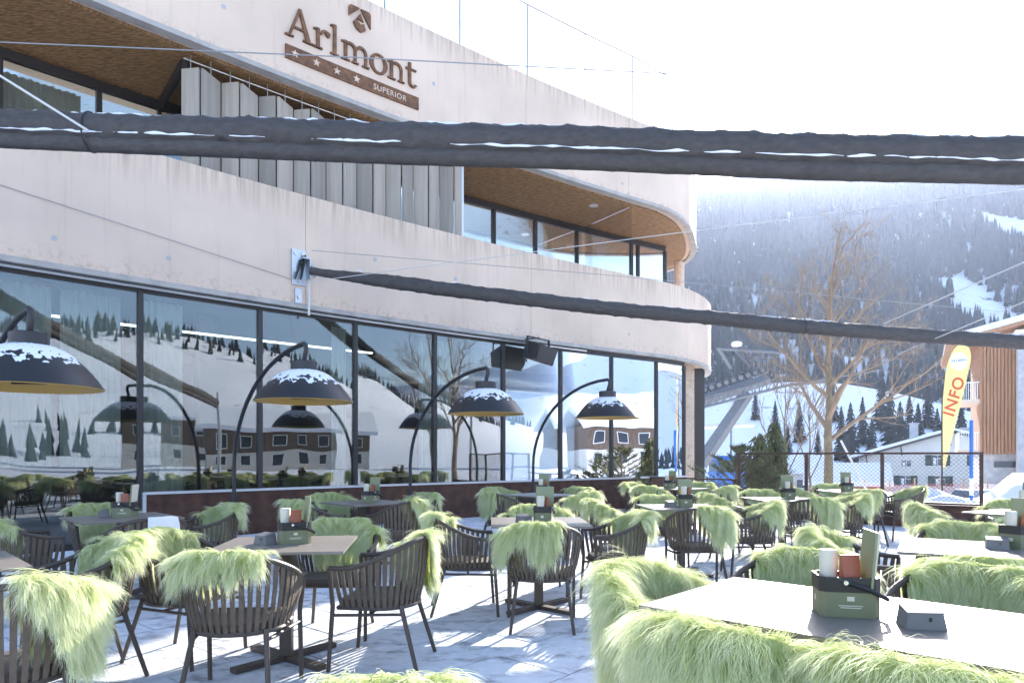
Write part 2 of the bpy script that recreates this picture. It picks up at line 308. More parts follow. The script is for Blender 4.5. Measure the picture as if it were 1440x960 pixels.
# far forest: one mass of conifers
def forest(name, label, n, area, cond, seed, hmin=9, hmax=17):
    rg = random.Random(seed); vs = []; fs = []; cnt = 0; tries = 0
    while cnt < n and tries < n*12:
        tries += 1
        x = rg.uniform(area[0], area[1]); y = rg.uniform(area[2], area[3])
        if not cond(x, y, rg): continue
        cnt += 1; z = terr(x, y)-.6; H = rg.uniform(hmin, hmax); r = H*rg.uniform(.15, .21); a0 = rg.random()*6.28
        for (b0, t0, rr) in ((.04, .62, 1), (.38, 1.0, .66)):
            k = len(vs); nn = 5
            for j in range(nn):
                a = a0+j*6.283/nn+rg.uniform(-.2, .2); q = r*rr*rg.uniform(.7, 1.15)
                vs.append((x+q*math.cos(a), y+q*math.sin(a), z+H*(b0+rg.uniform(-.03, .03))))
            vs.append((x, y, z+H*t0)); fs.extend([(k+j, k+(j+1) % nn, k+nn) for j in range(nn)])
    me = bpy.data.meshes.new(name); me.from_pydata(vs, [], fs); me.materials.append(M['conifer'])
    return tag(link(name, me), label, 'forest', kind='stuff')
def c1(x, y, rg):
    d = y+.12*x
    if d < 330 or y < 330: return False
    if x/y < .2 or x/y > .9: return False
    c = fbm(x, y*.45, 75, 5)
    return c < .62-.16*g2(x/y, 0, .58, 0, .06, 1)
forest('far_forest', 'dark conifer forest covering the mountainside beyond the valley', 24000, (60, 1000, 330, 1060), c1, 3)
def c2(x, y, rg): return 100 < math.hypot(x, y) < 700 and fbm(x, y, 90, 3) > .12 and not (0 < x < 200 and y > -40)
forest('slope_wood', 'scattered conifers on the ski slopes facing the hotel windows', 2200, (60, 640, -420, 120), c2, 5, 4.5, 9)

# ------------------------------------------------------------------ hotel facade curve
ds = .05; S0 = -5.0
def curv(s):
    if s < 13.8: return -.0145
    if s < 19: return 1/6.0
    return 1/3.6
fx, fy, fth = [-6.88], [9.17], [R(45.75)]
s = 0.0
while fth[-1] < R(215) and s < 60:
    th = fth[-1]; fx.append(fx[-1]+math.cos(th)*ds); fy.append(fy[-1]+math.sin(th)*ds); fth.append(th+curv(s)*ds); s += ds
SEND = s
bx_, by_, bt_ = [], [], []; x, y, th = -6.88, 9.17, R(45.75); s = 0
while s > S0:
    th += .0145*ds; x -= math.cos(th)*ds; y -= math.sin(th)*ds; s -= ds; bx_.append(x); by_.append(y); bt_.append(th)
AX = np.array(bx_[::-1]+fx); AY = np.array(by_[::-1]+fy); AT = np.array(bt_[::-1]+fth); AS = S0+ds*np.arange(len(AX))
def fac(s, off=0., z=0.):
    x = float(np.interp(s, AS, AX)); y = float(np.interp(s, AS, AY)); t = float(np.interp(s, AS, AT))
    return Vector((x+math.sin(t)*off, y-math.cos(t)*off, z))
TX, TY, TT = [-6.88], [9.17], [R(45.75)]
for i in range(int(18/ds)): TX.append(TX[-1]+math.cos(TT[-1])*ds); TY.append(TY[-1]+math.sin(TT[-1])*ds); TT.append(TT[-1]-.0145*ds)
CX = np.array(bx_[::-1]+TX); CY = np.array(by_[::-1]+TY); CT = np.array(bt_[::-1]+TT); CS = S0+ds*np.arange(len(CX))
def fac0(s, off=0., z=0.):
    x = float(np.interp(s, CS, CX)); y = float(np.interp(s, CS, CY)); t = float(np.interp(s, CS, CT))
    return Vector((x+math.sin(t)*off, y-math.cos(t)*off, z))
def s_at0(sx, off=0.):
    best = None
    for q in np.arange(S0, 17.8, .02):
        p = fac0(q, off); e = abs(720+F*p.x/p.y-sx)
        if p.y > 1 and (best is None or e < best[0]): best = (e, q)
    return best[1]
def fac_u(s, off=0., z=0.): return fac(s, off-.45*smooth((s-13.8)/4), z)
def fth_(s): return float(np.interp(s, AS, AT))
def s_at(sx, off=0.):
    best = None
    for q in np.arange(S0, 17, .02):
        p = fac(q, off); e = abs(720+F*p.x/p.y-sx)
        if p.y > 1 and (best is None or e < best[0]): best = (e, q)
    return best[1]
def plate(mb, s0, s1, o_in, z0, z1, st=.4, smax=15.2, fac=fac):     # slab between the straight inner line and the rounded outer curve
    n = int((s1-s0)/st); vs = []; fs = []
    for i in range(n+1):
        q = s0+(s1-s0)*i/n; b = min(q, smax); o = o_in if q < smax else o_in*(1+.0*q)
        pin = fac0(b+(q-b)*.02, o)
        vs += [Vector((pin.x, pin.y, z0)), fac(q, -.165, z0), fac(q, -.165, z1), Vector((pin.x, pin.y, z1))]
    for i in range(n):
        a = i*4; b = a+4
        for j in range(4): fs.append((a+j, b+j, b+(j+1) % 4, a+(j+1) % 4))
    fs += [(0, 1, 2, 3), (n*4+3, n*4+2, n*4+1, n*4)]
    mb.add(vs, fs)
def ribbon(mb, s0, s1, o0, o1, z0, z1, st=.35, mi=0, fac=None):
    fac = fac or globals()['fac']
    n = max(1, int(math.ceil((s1-s0)/st))); k = len(mb.v); vs = []; fs = []
    for i in range(n+1):
        q = s0+(s1-s0)*i/n
        vs += [fac(q, o0, z0), fac(q, o1, z0), fac(q, o1, z1), fac(q, o0, z1)]
    for i in range(n):
        a = i*4; b = a+4
        for j in range(4): fs.append((a+j, b+j, b+(j+1) % 4, a+(j+1) % 4))
    fs += [(0, 1, 2, 3), (n*4+3, n*4+2, n*4+1, n*4)]
    mb.add(vs, fs, mi)

hotel = tag(empty('hotel_building', fac(3)), 'pale concrete hotel with two curved bands, ribbon windows and rounded end', 'building')
HL = hotel.location.copy()
class HB(MB):     # built in world coordinates, stored relative to the hotel's base
    def build(s, name, mats, parent=None, sm=False):
        s.v = [tuple(Vector(v)-HL) for v in s.v]; return MB.build(s, name, mats, parent or hotel, sm)
cuts_lo = [S0, -1.2, 4.4, 9.75, 15.2, 19.6, SEND-.4]; cuts_up = [S0, -2.4, 1.0, 9.6, 12.9, 17.5, SEND-.4]
for cuts, z0, z1 in ((cuts_lo, 3.96, 5.92), (cuts_up, 7.9, 9.92)):
    for a, b in zip(cuts[:-1], cuts[1:]):
        m = HB(); ribbon(m, a+.004, b-.004, -.16, .14, z0, z1, fac=fac if z0 < 6 else fac_u); m.build('concrete_panel', M['concrete'], sm=True)
    m = HB(); ribbon(m, S0, SEND-.4, -.02, .155, z0-.05, z0+.03, fac=fac if z0 < 6 else fac_u); m.build('drip_edge', M['edge'], sm=True)
# concrete form-tie plugs
for (sx, sy) in ((75, 335), (238, 363), (315, 10), (527, 365), (640, 392), (885, 470), (610, 118), (875, 258)):
    q = s_at(sx, .14); p = fac(q, .14); z = CAMH+(HZ-sy)/F*p.y; t = fth_(q)
    m = HB(); nrm = Vector((math.sin(t), -math.cos(t), 0)); c = Vector((p.x, p.y, z))
    m.tube([c-nrm*.02, c+nrm*.004], .04, 12); m.build('tie_hole_plug', M['plug'])
# slabs, soffit, roof
m = HB(); plate(m, S0, SEND-.4, -6, 5.0, 5.3); m.build('floor_slab', M['concrete'])
m = HB(); plate(m, S0, SEND-.4, -2.6, 7.86, 8.0, fac=fac_u); m.build('soffit', M['osb'])
m = HB(); plate(m, S0, SEND-.4, -6, 9.3, 9.5, fac=fac_u); m.build('roof_slab', M['concrete'])
q = s_at(826, -1.0); pc = fac(q, -.75, 7.85)
m = HB(); m.lathe([(.0, .0), (.12, .0), (.12, .012), (.0, .012)], 14, pc); m.build('ceiling_spotlight', M['alu'])
# ground floor glazing
MS = [s_at(v) for v in (197, 365, 500, 612, 708, 788, 860, 923)]
step = 1.78; first = MS[0]
MS = [first-3*step, first-2*step, first-step]+MS
GEND = 15.35
m = HB(); ribbon(m, first+.06, GEND, -.10, .08, -.05, .72); m.build('sill_wall', M['corten'], sm=True)
m = HB(); ribbon(m, first+.03, GEND, -.06, .10, .722, .76); m.build('window_sill', M['sill'], sm=True)
m = HB(); m.hexa([fac(first+.01, -.06, -.05), fac(first+.055, -.06, -.05), fac(first+.055, .1, -.05), fac(first+.01, .1, -.05)], [fac(first+.01, -.06, .76), fac(first+.055, -.06, .76), fac(first+.055, .1, .76), fac(first+.01, .1, .76)]); m.build('sill_end', M['sill'])
m = HB(); ribbon(m, S0, GEND, -.08, .02, 3.80, 3.958); m.build('head_frame', M['frame'], sm=True)
pts = [fac(q, .10, 3.86) for q in np.arange(S0, 12.0, .5)]
m = HB(); m.tube(pts, .022, 8); m.build('head_rail', M['alu'], sm=True)
m = HB(); ribbon(m, S0, first, -.07, .05, -.05, .06); m.build('threshold', M['frame'])
ends = MS+[GEND]
for a in ends:
    z0 = -.05 if a <= first+.01 else .765
    m = HB(); ribbon(m, a-.035, a+.035, -.09, .035, z0, 3.80, 1); m.build('mullion', M['frame'])
for a, b in zip(ends[:-1], ends[1:]):
    z0 = .06 if b <= first+.01 else .765
    m = HB(); m.hexa([fac(a+.036, -.03, z0), fac(b-.036, -.03, z0), fac(b-.036, -.012, z0), fac(a+.036, -.012, z0)], [fac(a+.036, -.03, 3.8), fac(b-.036, -.03, 3.8), fac(b-.036, -.012, 3.8), fac(a+.036, -.012, 3.8)])
    m.build('window_pane', M['glass'])
# ground-floor interior
m = HB(); ribbon(m, S0, GEND, -7, -.11, -.06, .02, .8); m.build('interior_floor', M['floor_in'])
m = HB(); ribbon(m, S0, GEND, -7, -.11, 3.86, 3.95, .8); m.build('interior_ceiling', M['ceil_in'])
m = HB(); ribbon(m, S0, GEND, -7.2, -7.0, 0, 3.9, .8); m.build('interior_wall', M['dark'])
for q, wd in ((first+1.3, .3), (first+6.2, .3), (first+10.8, .3)):
    m = HB(); ribbon(m, q, q+wd, -1.6, -1.3, .02, 3.86, 1); m.build('interior_pillar', M['dark'])
def curtain(s0, s1, off, z0=.05, z1=3.78):
    n = int((s1-s0)/.02); vs = []; fs = []
    for i in range(n+1):
        q = s0+(s1-s0)*i/n; o = off+.035*math.sin(q*62)+.015*math.sin(q*23+1)
        vs += [fac(q, o, z0), fac(q, o+.006, z0), fac(q, o+.006, z1), fac(q, o, z1)]
    for i in range(n):
        a = i*4; b = a+4
        for j in range(4): fs.append((a+j, b+j, b+(j+1) % 4, a+(j+1) % 4))
    m = HB(); m.add(vs, fs); m.build('curtain', M['curtain'], sm=True)
curtain(first-2.3, first-1.05, -.5, 1.15); curtain(first-.95, first-.15, -.5, 1.15); curtain(first+.1, first+.75, -.45); curtain(first+5.35, first+6.15, -.45); curtain(first+3.4, first+3.7, -.45)
m = HB(); m.tube([fac(q, -1.9, 3.25) for q in np.arange(first+4.5, GEND, .5)], .27, 14); m.build('ventilation_duct', M['duct'], sm=True)
for o_ in (-2.6,):
    m = HB(); ribbon(m, S0+1, first+4.6, -1.05, -.99, 3.44, 3.47, .8); m.build('ceiling_light_strip', M['striplight'])
# rounded end pillar and wall under the lower band
pp = px(968, 640, 20.6)
m = HB(); m.box((pp.x-.12, pp.y, 2.05), (.42, .5, 4.1), R(8)); m.build('pillar', M['concrete'])
m = HB(); m.box((pp.x+.30, pp.y+.5, 2.0), (.30, .9, 3.9), R(8)); m.build('end_wall', M['frame'])
m = HB(); ribbon(m, GEND+.1, SEND-2, -2.4, -2.2, 0, 3.96, .5); m.build('end_wall', M['dark'])
# upper floor recessed windows
UO = -2.2
def upper_run(s0, s1, cuts, zsill=5.32):
    m = HB(); ribbon(m, s0, s1, UO-.06, UO+.04, 7.70, 7.858, fac=fac0); m.build('head_frame', M['frame'])
    m = HB(); ribbon(m, s0, s1, UO-.06, UO+.04, zsill, zsill+.08, fac=fac0); m.build('bottom_frame', M['frame'])
    for a in cuts:
        m = HB(); ribbon(m, a-.04, a+.04, UO-.07, UO+.05, zsill+.08, 7.70, 1, fac=fac0); m.build('mullion', M['frame'])
    for a, b in zip(cuts[:-1], cuts[1:]):
        m = HB(); m.hexa([fac0(a+.041, UO-.02, zsill+.08), fac0(b-.041, UO-.02, zsill+.08), fac0(b-.041, UO, zsill+.08), fac0(a+.041, UO, zsill+.08)], [fac0(a+.041, UO-.02, 7.7), fac0(b-.041, UO-.02, 7.7), fac0(b-.041, UO, 7.7), fac0(a+.041, UO, 7.7)])
        m.build('window_pane', M['glass'])
ua = [s_at0(v, UO) for v in (-250, -110, 0, 139, 225)]
ua[0] = max(ua[0], S0+.2); ua = sorted(set(ua)); upper_run(ua[0], ua[-1], ua)
ub = [s_at0(v, UO) for v in (560, 600, 646, 694, 753, 811, 888, 897, 935)]
upper_run(ub[0], ub[-1], ub)
m = HB(); ribbon(m, S0, ub[-1]+.3, UO-4.2, UO-4.0, 5.3, 7.86, .8, fac=fac0); m.build('upper_back_wall', M['dark'])
curtain(ua[0], ua[-2]-.2, UO-.35, 5.45, 7.65); curtain(ub[5]-.5, ub[5]+.0, UO-.35, 5.45, 7.65)
# return glazing from the left windows out to the board screen
a0 = fac0(ua[-1], UO); a1 = fac0(s_at0(258, -.5), -.5)
def wall_between(p, q, z0, z1, th, name, mt):
    d = (q-p).normalized(); nn = Vector((-d.y, d.x, 0))*th/2; m = HB()
    m.hexa([p-nn+Vector((0, 0, z0)), q-nn+Vector((0, 0, z0)), q+nn+Vector((0, 0, z0)), p+nn+Vector((0, 0, z0))], [p-nn+Vector((0, 0, z1)), q-nn+Vector((0, 0, z1)), q+nn+Vector((0, 0, z1)), p+nn+Vector((0, 0, z1))])
    m.build(name, mt)
wall_between(a0, a1, 5.4, 7.66, .02, 'window_pane', M['glass']); wall_between(a0, a1, 7.66, 7.85, .09, 'head_frame', M['frame']); wall_between(a1, a1+Vector((.09, 0, 0)), 5.3, 7.85, .09, 'mullion', M['frame'])
# wall behind the board screen
b0 = fac0(s_at0(262, -.9), -.9); b1 = fac0(ub[0], UO)
m = HB(); ribbon(m, s_at0(262, -.9), ub[0]-.05, -2.3, -2.15, 5.3, 7.85, .6, fac=fac0); m.build('window_band', M['darkglass'])
# frameless glass screen standing across the balcony
g0 = fac0(s_at0(888, -.2), -.2); g1 = fac0(s_at0(888, -.2)+.05, -2.12)
wall_between(g0, g1, 5.32, 7.84, .016, 'glass_screen', M['tglass'])
cp = px(955, 640, 23.2); m = HB(); m.lathe([(.0, 5.3), (.17, 5.3), (.17, 7.88), (.0, 7.88)], 20, (cp.x, cp.y, 0)); m.build('round_column', M['concrete'], sm=True)
# zigzag board screen
BM = [M['board'], mat('grey_board_b', (.33, .295, .25), .8, c2=(.26, .235, .20), scale=1, bump=.2, bscale=6, stretch=(14, 14, .7)), mat('grey_board_c', (.46, .40, .33), .8, c2=(.37, .32, .265), scale=1, bump=.2, bscale=6, stretch=(14, 14, .7))]
sx0 = s_at(257, -.35); sx1 = s_at(645, -.35); q = sx0; pitch = .64; k = 0
rod = [fac(u, -.30, 7.78) for u in np.arange(sx0, sx1, .4)]
m = HB(); m.tube(rod, .012, 6); m.build('hanging_rod', M['alu'])
while q < sx1-.1:
    p = fac(q, -.38); p2 = fac(q+pitch, -.38)
    d = p2-p; a = Vector((.345, -.05, 0)); b = d-a
    for (st, vec, ins) in ((p, a, 0), (p+a, b, .03)):
        e = st+vec*.88; st = st+vec*.02; dr = vec.normalized(); nn = Vector((-dr.y, dr.x, 0))*.02; zt = 7.63+rnd.uniform(-.012, .012)
        m = HB(); m.hexa([st-nn+Vector((0, 0, 5.32)), e-nn+Vector((0, 0, 5.32)), e+nn+Vector((0, 0, 5.32)), st+nn+Vector((0, 0, 5.32))], [st-nn+Vector((0, 0, zt)), e-nn+Vector((0, 0, zt)), e+nn+Vector((0, 0, zt)), st+nn+Vector((0, 0, zt))])
        bo_ = m.build('board', BM[k % 3]); k += 1
        mid = (st+e)/2
        m = HB(); m.tube([mid+Vector((0, 0, zt-.05)), mid+Vector((0, 0, 7.85))], .008, 6); m.build('hanger_pin', M['alu'])
    q += pitch
pe = fac(sx1+.05, -.3); m = HB(); m.box((pe.x, pe.y, 6.6), (.06, .06, 2.5), fth_(sx1)); m.build('screen_post', M['alu'])
# roof glass balustrade
bs = [s_at(v, 0) for v in (647, 742, 823, 890)]; stp = 1.8
bs = [bs[0]-5*stp, bs[0]-4*stp, bs[0]-3*stp, bs[0]-2*stp, bs[0]-stp]+bs+[bs[-1]+stp*.95, bs[-1]+stp*1.9, bs[-1]+stp*2.8]
bal = tag(empty('glass_balustrade', fac_u(3, 0, 9.92)), 'tall frameless glass balustrade on the hotel roof edge with thin posts', 'balustrade')
BLc = bal.location.copy()
def bbuild(m, name, mt): m.v = [tuple(Vector(v)-BLc) for v in m.v]; MB.build(m, name, mt, bal)
for a in bs:
    m = MB(); ribbon(m, a-.012, a+.012, -.03, .0, 9.921, 11.62, 1, fac=fac_u); bbuild(m, 'post', M['cable'])
for a, b in zip(bs[:-1], bs[1:]):
    m = MB(); m.hexa([fac_u(a+.014, -.022, 9.93), fac_u(b-.014, -.022, 9.93), fac_u(b-.014, -.010, 9.93), fac_u(a+.014, -.010, 9.93)], [fac_u(a+.014, -.022, 11.6), fac_u(b-.014, -.022, 11.6), fac_u(b-.014, -.010, 11.6), fac_u(a+.014, -.010, 11.6)])
    bbuild(m, 'glass_pane', M['bglass'])
m = MB(); m.tube([fac_u(q, -.015, 11.64) for q in bs], .02, 6); bbuild(m, 'top_rail', M['cable'])

# ------------------------------------------------------------------ hotel sign
sg0 = s_at(402, .16); sg1 = s_at(588, .16); SL = sg1-sg0
sign = tag(empty('hotel_sign', fac(sg0, .15, 8.2)), 'rust brown hotel sign with serif letters, emblem and starred bar on upper band', 'sign')
SG = sign.location.copy()
def sp(u, v, o): return fac(sg0+u, o, v)-SG
class SB(MB):
    def poly(s, P, o0=.145, o1=.185):      # P in (u along wall, v height)
        n = len(P); s.add([sp(u, v, o0) for u, v in P]+[sp(u, v, o1) for u, v in P], [tuple(range(n)), tuple(range(2*n-1, n-1, -1))]+[(i, n+i, n+(i+1) % n, (i+1) % n) for i in range(n)])
def rect(u0, v0, u1, v1): return [(u0, v0), (u1, v0), (u1, v1), (u0, v1)]
def arc(cu, cv, ru, rv, a0, a1, n=12): return [(cu+ru*math.cos(R(a0+(a1-a0)*i/n)), cv+rv*math.sin(R(a0+(a1-a0)*i/n))) for i in range(n+1)]
def ringseg(s, cu, cv, ro, rov, ri, riv, a0, a1, o1, n=12):
    A = arc(cu, cv, ro, rov, a0, a1, n); B = arc(cu, cv, ri, riv, a0, a1, n)
    for i in range(n): s.poly([A[i], A[i+1], B[i+1], B[i]], .145, o1)
VB = 8.60; XH = .36
def letter(ch, u):
    s = SB(); t = .062; o = [.184, .186, .188, .190, .192]
    def stem(x, h, top=True, fw=.055, k=0):
        s.poly(rect(x, VB, x+t, VB+h), .145, o[k])
        s.poly(rect(x-fw, VB, x+t+fw, VB+.028), .145, o[k]+.001)
        if top: s.poly([(x-fw, VB+h-.05), (x+t*.5, VB+h-.03), (x+t*.5, VB+h), (x-fw, VB+h-.02)], .145, o[k]+.0015)
    def arch(x, w_):
        ringseg(s, x+w_/2+t*.25, VB+XH-.13, w_/2+t*.25, .13, w_/2-t*.55, .085, 0, 160, o[3])
        s.poly(rect(x+w_-t*.3, VB, x+w_+t*.5, VB+XH-.128), .145, o[2]); s.poly(rect(x+w_-t*.3-.045, VB, x+w_+t*.5+.045, VB+.028), .145, o[2]+.001)
    if ch == 'A':
        s.poly([(u, VB), (u+.045, VB), (u+.235, VB+.50), (u+.20, VB+.54)], .145, o[0])
        s.poly([(u+.34, VB), (u+.43, VB), (u+.245, VB+.54), (u+.195, VB+.54)], .145, o[1])
        s.poly(rect(u+.09, VB+.17, u+.33, VB+.205), .145, o[2]); s.poly(rect(u-.05, VB, u+.105, VB+.028), .145, o[3]); s.poly(rect(u+.28, VB, u+.49, VB+.028), .145, o[4])
        wd = .53
    elif ch == 'r':
        stem(u+.05, XH); ringseg(s, u+.22, VB+XH-.12, .115, .125, .07, .085, 40, 165, o[3]); s.lathe if False else None
        P = arc(u+.275, VB+XH-.055, .045, .045, 0, 330, 10); s.poly(P[:-1], .145, o[4]); wd = .36
    elif ch == 'l': stem(u+.05, .55); wd = .24
    elif ch == 'm': stem(u+.05, XH); arch(u+.05, .22); arch(u+.27, .22); wd = .64
    elif ch == 'n': stem(u+.05, XH); arch(u+.05, .24); wd = .44
    elif ch == 'o': ringseg(s, u+.19, VB+XH/2, .19, XH/2+.012, .115, XH/2-.025, 0, 360, o[0], 28); wd = .43
    else:
        s.poly(rect(u+.06, VB+.06, u+.06+t, VB+.47), .145, o[0]); s.poly(rect(u, VB+XH-.032, u+.24, VB+XH), .145, o[1])
        ringseg(s, u+.16, VB+.085, .10, .092, .045, .05, 180, 340, o[2]); wd = .28
    MB.build(s, 'letter_'+('capital_a' if ch == 'A' else ch), M['rust'], sign)
    return wd
u = .04; ws = dict(A=.53, r=.36, l=.24, m=.64, o=.43, n=.44, t=.28); tot = sum(ws[c] for c in 'Arlmont'); sc_ = (SL-.08)/tot
for ch in 'Arlmont':
    letter(ch, u); u += ws[ch]*sc_
s = SB(); n_ = 8
for i in range(n_): s.poly(rect(SL*i/n_, 8.20, SL*(i+1)/n_+(.0 if i < n_-1 else 0), 8.44), .145, .18)
bar = MB.build(s, 'sign_bar', M['rust'], sign)
for i in range(4):
    cu = .17+i*.40; P = []
    for k in range(10):
        r_ = .075 if k % 2 == 0 else .031; P.append((cu+r_*math.sin(k*math.pi/5), 8.32+r_*math.cos(k*math.pi/5)))
    s = SB(); s.poly(P[::-1], .18, .186); o_ = MB.build(s, 'star', M['concrete'], bar)
def text_mesh(txt, size, name, bold=0.):
    c = bpy.data.curves.new(name, 'FONT'); c.body = txt; c.size = size; c.extrude = .0; c.align_x = 'LEFT'; c.space_character = 1.12; c.offset = bold
    o = bpy.data.objects.new(name, c); col.objects.link(o); bpy.context.view_layer.update()
    me = bpy.data.meshes.new_from_object(o.evaluated_get(bpy.context.evaluated_depsgraph_get())); bpy.data.objects.remove(o); return me
def wrap_text(txt, size, u0, v0, off, fn, thick=.006):     # text vertices mapped by fn(u, v, off); front face plus rim
    me = text_mesh(txt, size, 'lettering'); bm = bmesh.new(); bm.from_mesh(me)
    r = bmesh.ops.extrude_face_region(bm, geom=bm.faces[:]); mv = [g for g in r['geom'] if isinstance(g, bmesh.types.BMVert)]; ids = set(v.index for v in mv)
    fr = set(mv)
    for v in bm.verts: v.co = fn(u0+v.co.x, v0+v.co.y, off+(thick if v in fr else 0))
    bmesh.ops.recalc_face_normals(bm, faces=bm.faces[:]); bm.to_mesh(me); bm.free(); return me
me = wrap_text('SUPERIOR', .15, 1.72, 8.265, .181, lambda a, b, o: sp(a, b, o)); me.materials.append(M['concrete']); link('small_lettering', me, bar)
# emblem: rounded square with a white peak shape left open
eu, ev, es = s_at(505, .16)-sg0, 9.44, .225
s = SB()
sh = [(-1, .2), (-.62, .45), (0, 1.0), (.62, .45), (1, .2), (1, .85), (.85, 1), (-.85, 1), (-1, .85)]
def E_(P): return [(eu+a*es, ev+b*es) for a, b in P]
s.poly(E_([(-1, .05), (0, 1.0), (-.8, 1.0), (-1, .85)])[::1], .145, .186)
s.poly(E_([(1, -.35), (1, .85), (.85, 1.0), (.08, .98)]), .145, .1865)
s.poly(E_([(-.30, .1), (.34, -.02), (.02, .58)]), .145, .187)
s.poly(E_([(-.62, -.3), (-.36, .02), (.05, -.34), (.35, -.18), (.55, -.62), (.1, -.95), (-.35, -.75)]), .145, .1875)
MB.build(s, 'emblem', M['rust'], sign)

# ------------------------------------------------------------------ terrace paving
tb = MB(); tb.add([(-16, -6, -.03), (10.5, -6, -.03), (9.3, 11.6, -.03), (4.8, 15.4, -.03), (4.2, 17.6, -.03), (-16, 17.6, -.03)], [(0, 1, 2, 3, 4, 5)])
terrace = tag(tb.build('terrace', M['joint']), kind='structure', label='terrace bedding under the snow dusted paving slabs')
def in_build(x, y):
    i = int(np.argmin((AX-x)**2+(AY-y)**2)); t = AT[i]
    return (x-AX[i])*math.sin(t)-(y-AY[i])*math.cos(t) < .1
ang = R(49); ca, sa = math.cos(ang), math.sin(ang); cand = []
TW, TH = .80, .60
for i in range(-40, 41):
    for j in range(-50, 51):
        a = (i+(.5 if j % 2 else 0))*TW; b = j*TH; x = a*ca-b*sa; y = a*sa+b*ca+6
        if -5 < y < 15 and -13 < x < 9.6 and x < 10.2-(max(0, y-9))*.35 and y < 15.2-max(0, x-4.2)*.72 and not in_build(x, y): cand.append((x, y))
vis = [c for c in cand if c[1] > .9 and abs(c[0]) < c[1]*.78+.6]
vis.sort(key=lambda c: c[0]**2+c[1]**2); near = set(vis[:295])
sl = MB(); sl.box((0, 0, -.02), (TW-.012, TH-.012, .04)); slm = sl.mesh('paving_slab', M['paving'])
rest = MB()
for c in cand:
    if c in near:
        o = link('paving_slab', slm, terrace, (c[0], c[1], rnd.uniform(-.002, .002)+0.0), ang); o.rotation_euler = (rnd.uniform(-.002, .002), rnd.uniform(-.002, .002), ang)
    else: rest.box((c[0], c[1], -.02), (TW-.012, TH-.012, .04), ang)
o = rest.build('paving_field', M['paving'], terrace); o['kind'] = 'stuff'

# ------------------------------------------------------------------ chairs
HWD, BK, FR = .305, .29, .25            # half width, back depth, front reach
Lh = math.pi/2*math.sqrt((HWD**2+BK**2)/2)*1.0
TOT = 2*(Lh+FR)
def rim(sa_):     # sa_ arc position from the back centre, -TOT/2..TOT/2 -> point, outward normal
    a = abs(sa_); sg = 1 if sa_ >= 0 else -1
    if a < Lh:
        th = a/Lh*math.pi/2; p = Vector((HWD*math.sin(th), -BK*math.cos(th), 0)); n = Vector((math.sin(th)/HWD, -math.cos(th)/BK, 0)).normalized()
    else: p = Vector((HWD-.02*(a-Lh)/FR, (a-Lh), 0)); n = Vector((1, 0, 0))
    z = .635+.165*smooth(1.12-a/(Lh*1.25)); p.x *= sg; n.x *= sg; p.z = z
    return p, n
def ring(sa_):    # seat ring below the rim
    p, n = rim(sa_); q = Vector((p.x*.80, p.y*.80 if p.y < 0 else p.y*.86, .385)); return q
def chair_meshes():
    D = {}
    N = 31; ss = [-TOT/2+.035+(TOT-.07)*i/(N-1) for i in range(N)]
    straps = []
    for sa_ in ss:
        p, n = rim(sa_); q = ring(sa_); tn = Vector((-n.y, n.x, 0)); hw = .0135; th = .006; m = MB()
        pts = []
        for k in range(4):
            f = k/3; c = q.lerp(p, f)+n*(.012*math.sin(math.pi*f)); w_ = hw*(.86+.14*f)
            pts.append([c-tn*w_-n*th*.5, c+tn*w_-n*th*.5, c+tn*w_+n*th*.5, c-tn*w_+n*th*.5])
        vs = [v for r_ in pts for v in r_]; fs = []
        for k in range(3):
            for j in range(4): fs.append((k*4+j, k*4+(j+1) % 4, k*4+4+(j+1) % 4, k*4+4+j))
        m.add(vs, fs+[(3, 2, 1, 0), (12, 13, 14, 15)]); straps.append(m)
    D['straps'] = [m.mesh('strap', M['strap']) for m in straps]
    al = MB()
    for m in straps: al.add(m.v, m.f)
    D['weave'] = al.mesh('strap_weave', M['strap'])
    m = MB(); R_ = [rim(-TOT/2+TOT*i/40)[0] for i in range(41)]
    m.tube(R_, .0155, 8); D['rim'] = m.mesh('rim', M['taupe'], True)
    m = MB(); Q_ = [ring(-TOT/2+TOT*i/32) for i in range(33)]; m.tube(Q_+[Q_[0]], .013, 6, False); D['ring'] = m.mesh('seat_ring', M['taupe'], True)
    # seat pad
    P = [ring(-TOT/2+TOT*i/24) for i in range(25)]; P = [(v.x*.97, v.y*.97) for v in P]; P = P[::-1] if False else P
    m = MB(); m.prism(P, .395, .435); D['seat'] = m.mesh('seat', M['seat'])
    D['legs'] = []
    for sg in (-1, 1):
        e = rim(sg*TOT/2)[0]
        m = MB(); m.tube([e+Vector((0, -.004, -.002)), Vector((sg*.262, .235, .40)), Vector((sg*.265, .262, .002))], [.0145, .0145, .013], 8); D['legs'].append(m.mesh('leg', M['taupe'], True))
        m = MB(); m.tube([Vector((sg*.185, -.17, .40)), Vector((sg*.235, -.285, .002))], [.0150, .013], 8); D['legs'].append(m.mesh('leg', M['taupe'], True))
    D['str'] = []
    for sg in (-1, 1):
        m = MB(); m.tube([Vector((sg*.263, .24, .345)), Vector((sg*.193, -.19, .345))], .010, 6); D['str'].append(m.mesh('stretcher', M['taupe'], True))
    m = MB(); m.tube([Vector((-.225, .02, .345)), Vector((.225, .02, .345))], .010, 6); D['str'].append(m.mesh('stretcher', M['taupe'], True))
    return D
CD = chair_meshes()
def make_chair(single):
    t = empty('strap_armchair')
    if single:
        for me in CD['straps']: link('strap', me, t)
    else: tag(link('strap_weave', CD['weave'], t), kind='stuff')
    link('rim', CD['rim'], t); link('seat_ring', CD['ring'], t); link('seat', CD['seat'], t)
    for me in CD['legs']: link('leg', me, t)
    for me in CD['str']: link('stretcher', me, t)
    return t

